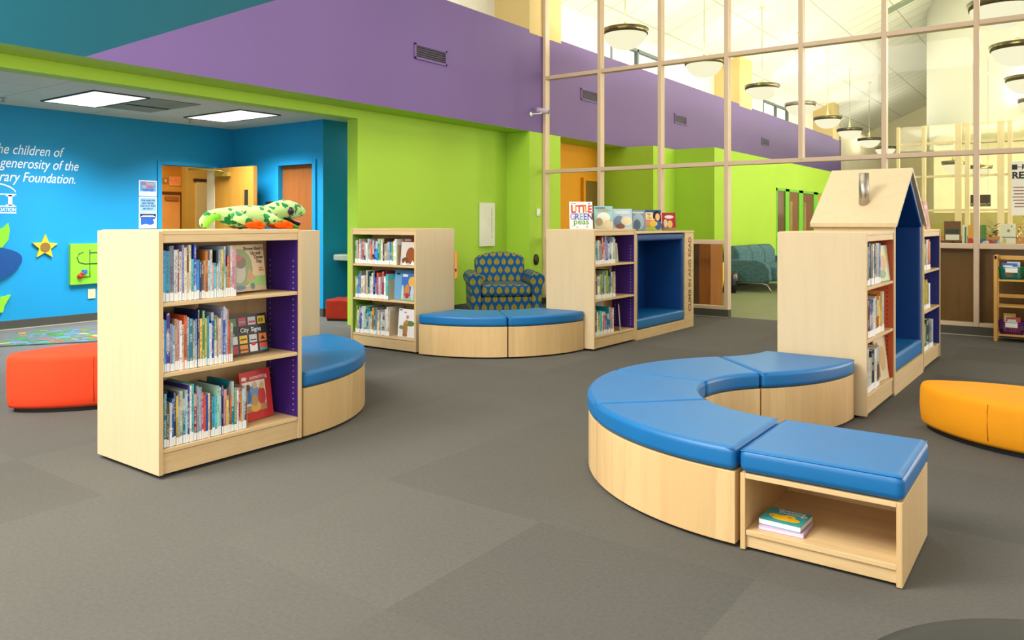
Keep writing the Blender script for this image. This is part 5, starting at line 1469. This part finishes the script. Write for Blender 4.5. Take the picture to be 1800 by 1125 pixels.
sg = thing('flower_pot', 'dark leafy plant between the displayed books behind the glass', 'plant', (-.735, 10.5, .986))
MB().lathe([(.05, 0), (.06, .08), (.055, .08)], (0, 0, 0), 16).build('pot', mat('grey_pot', (120, 130, 134), .5), sg)
m = MB(); r_ = random.Random(8)
for i in range(70):
    a = r_.uniform(0, 2 * PI); el = r_.uniform(.1, 1.4); L_ = r_.uniform(.05, .19)
    c = Vector((math.cos(a) * math.cos(el) * L_ * .6, math.sin(a) * math.cos(el) * L_ * .6, .1 + math.sin(el) * L_))
    d_ = Vector((math.cos(a), math.sin(a), r_.uniform(-.3, .6))).normalized(); u = d_.cross(Vector((0, 0, 1))).normalized()
    q = [c - d_ * .03, c + u * .013, c + d_ * .03, c - u * .013]
    m.add([tuple(p_) for p_ in q], [(0, 1, 2, 3)])
m.build('foliage', mat('deep_green_leaf', (52, 66, 34), .5, .3, 0, .3, 30), sg)
s = thing('plush_toy', 'small white and red toy lying beside the plant behind the glass', 'toy', (-.79, 10.32, .986))
MB().ball((0, 0, .035), (.05, .03, .035), 14, 10).build('body', mat('white_fleece', (232, 222, 210), .9), s); MB().ball((.05, -.01, .04), (.03, .025, .03), 14, 10).build('hat', mat('red_fleece', (196, 40, 44), .9), s)
s = thing('tinsel_tree', 'white tinsel tree with pink baubles and lights behind the glass', 'tree', (-.40, 10.56, .986))
m = MB(); r_ = random.Random(4)
for i in range(420):
    z = r_.uniform(.02, .42); rad = (.44 - z) * .42
    a = r_.uniform(0, 2 * PI); k = r_.uniform(.3, 1)
    c = Vector((math.cos(a) * rad * k, math.sin(a) * rad * k, z)); d_ = Vector((math.cos(a), math.sin(a), -.3)).normalized() * .04; u = Vector((-math.sin(a), math.cos(a), 0)) * .005
    m.add([tuple(c - u), tuple(c + u), tuple(c + d_)], [(0, 1, 2)])
m.build('branches', mat('blush_white_tinsel', (236, 204, 180), .5), s)
MB().lathe([(.03, 0), (.012, .03), (.006, .42)], (0, 0, 0), 10).build('trunk', M['whiteplastic'], s)
m = MB(); m2 = MB()
for i in range(16):
    z = r_.uniform(.05, .36); rad = (.44 - z) * .42; a = r_.uniform(PI, 2 * PI)
    m.ball((math.cos(a) * rad, math.sin(a) * rad, z), .014, 8, 6)
    a = r_.uniform(PI, 2 * PI); z = r_.uniform(.05, .38); rad = (.44 - z) * .43
    m2.ball((math.cos(a) * rad, math.sin(a) * rad, z), .005, 6, 4)
m.build('baubles', mat('rose_bauble', (196, 96, 80), .3), s)['kind'] = 'stuff'
m2.build('fairy_lights', emit('fairy_glow', (255, 236, 190), 3), s)['kind'] = 'stuff'
# desk things farther back
s = thing('display_stand', 'small dark leaflet stand on the desk behind the blue-lined bookcase', 'leaflet stand', (-1.45, 13.25, 0))
MB().box(-.11, .11, 0, .03, .98, 1.28).build('frame', mat('brown_stand', (120, 84, 60), .5), s); MB().box(-.09, .09, -.004, 0, 1.0, 1.08).build('leaflet', M['whiteplastic'], s); MB().box(-.09, .09, -.004, 0, 1.1, 1.16).build('leaflet', mat('dark_teal_leaflet', (50, 76, 70), .5), s)
MB().box(-.02, .02, .03, .06, 0, 1.0).build('post', M['black'], s); MB().box(-.2, .2, -.15, .2, 0, .03).build('base', M['black'], s)
dk = thing('service_desk', 'wooden service desk seen through the glass behind the blue-lined bookcase', 'desk', (-2.2, 13.5, 0))
MB().box(0, .85, 0, .6, 0, .95).build('body', wood('desk_front_wood', (176, 118, 60), .5, .15), dk); MB().box(-.03, .88, -.03, .63, .95, .99).build('top', M['walnut'], dk, bevel=.004)
s = thing('hanging_sign', 'dark brown hanging sign reading checkout', 'sign', (-1.152, 14.0, 1.6))
MB().box(-.135, .135, 0, .012, -.09, .09).build('board', mat('dark_taupe_board', (84, 66, 52), .5), s)
text('lettering', 'CHECKOUT', .052, flat((226, 214, 190)), s, (0, -.002, -.075), (PI / 2, 0, 0), 'CENTER', sx=.9)
for x in (-.1, .1): MB().tube([(x, .006, .09), (x, .006, 2.2)], .002, 5).build('wire', M['steel'], s)
# notice fixed to the glass
s = thing('poster', 'white reading event poster fixed to the glass at the right', 'poster', (-.34, GY - .007, 1.64))
MB().box(-.2, .2, 0, .002, -.3, .29).build('sheet', mat('translucent_white_paper', (238, 234, 214), .7), s)
pk = flat((46, 40, 30))
text('lettering', 'BIG', .078, pk, s, (-.105, -.0015, .2), (PI / 2, 0, 0), 'LEFT', bold=.003); text('lettering', 'READ', .1, pk, s, (-.195, -.0015, .105), (PI / 2, 0, 0), 'LEFT', bold=.004)
MB().box(-.195, -.145, -.0015, 0, .2, .255).build('emblem', pk, s); text('lettering', 'the', .03, pk, s, (-.142, -.0015, .22), (PI / 2, 0, 0), 'LEFT')
m = MB(); r_ = random.Random(3)
for k in range(7): m.box(-.19 + r_.uniform(0, .02), .17 - r_.uniform(0, .03), -.0015, 0, .0 - k * .035, .012 - k * .035)
m.build('book_print', mat('print_rose_brown', (150, 110, 96), .6), s)

# lettering becomes ordinary mesh geometry
bpy.context.view_layer.update()
dg = bpy.context.evaluated_depsgraph_get()
for o in [o for o in sc.objects if o.type == 'FONT']:
    me = bpy.data.meshes.new_from_object(o.evaluated_get(dg))
    me.name = o.name
    n_ = o.name
    new = bpy.data.objects.new('tmp', me); col.objects.link(new)
    new.parent = o.parent; new.location = o.location; new.rotation_euler = o.rotation_euler; new.scale = o.scale
    bpy.data.objects.remove(o)
    new.name = n_
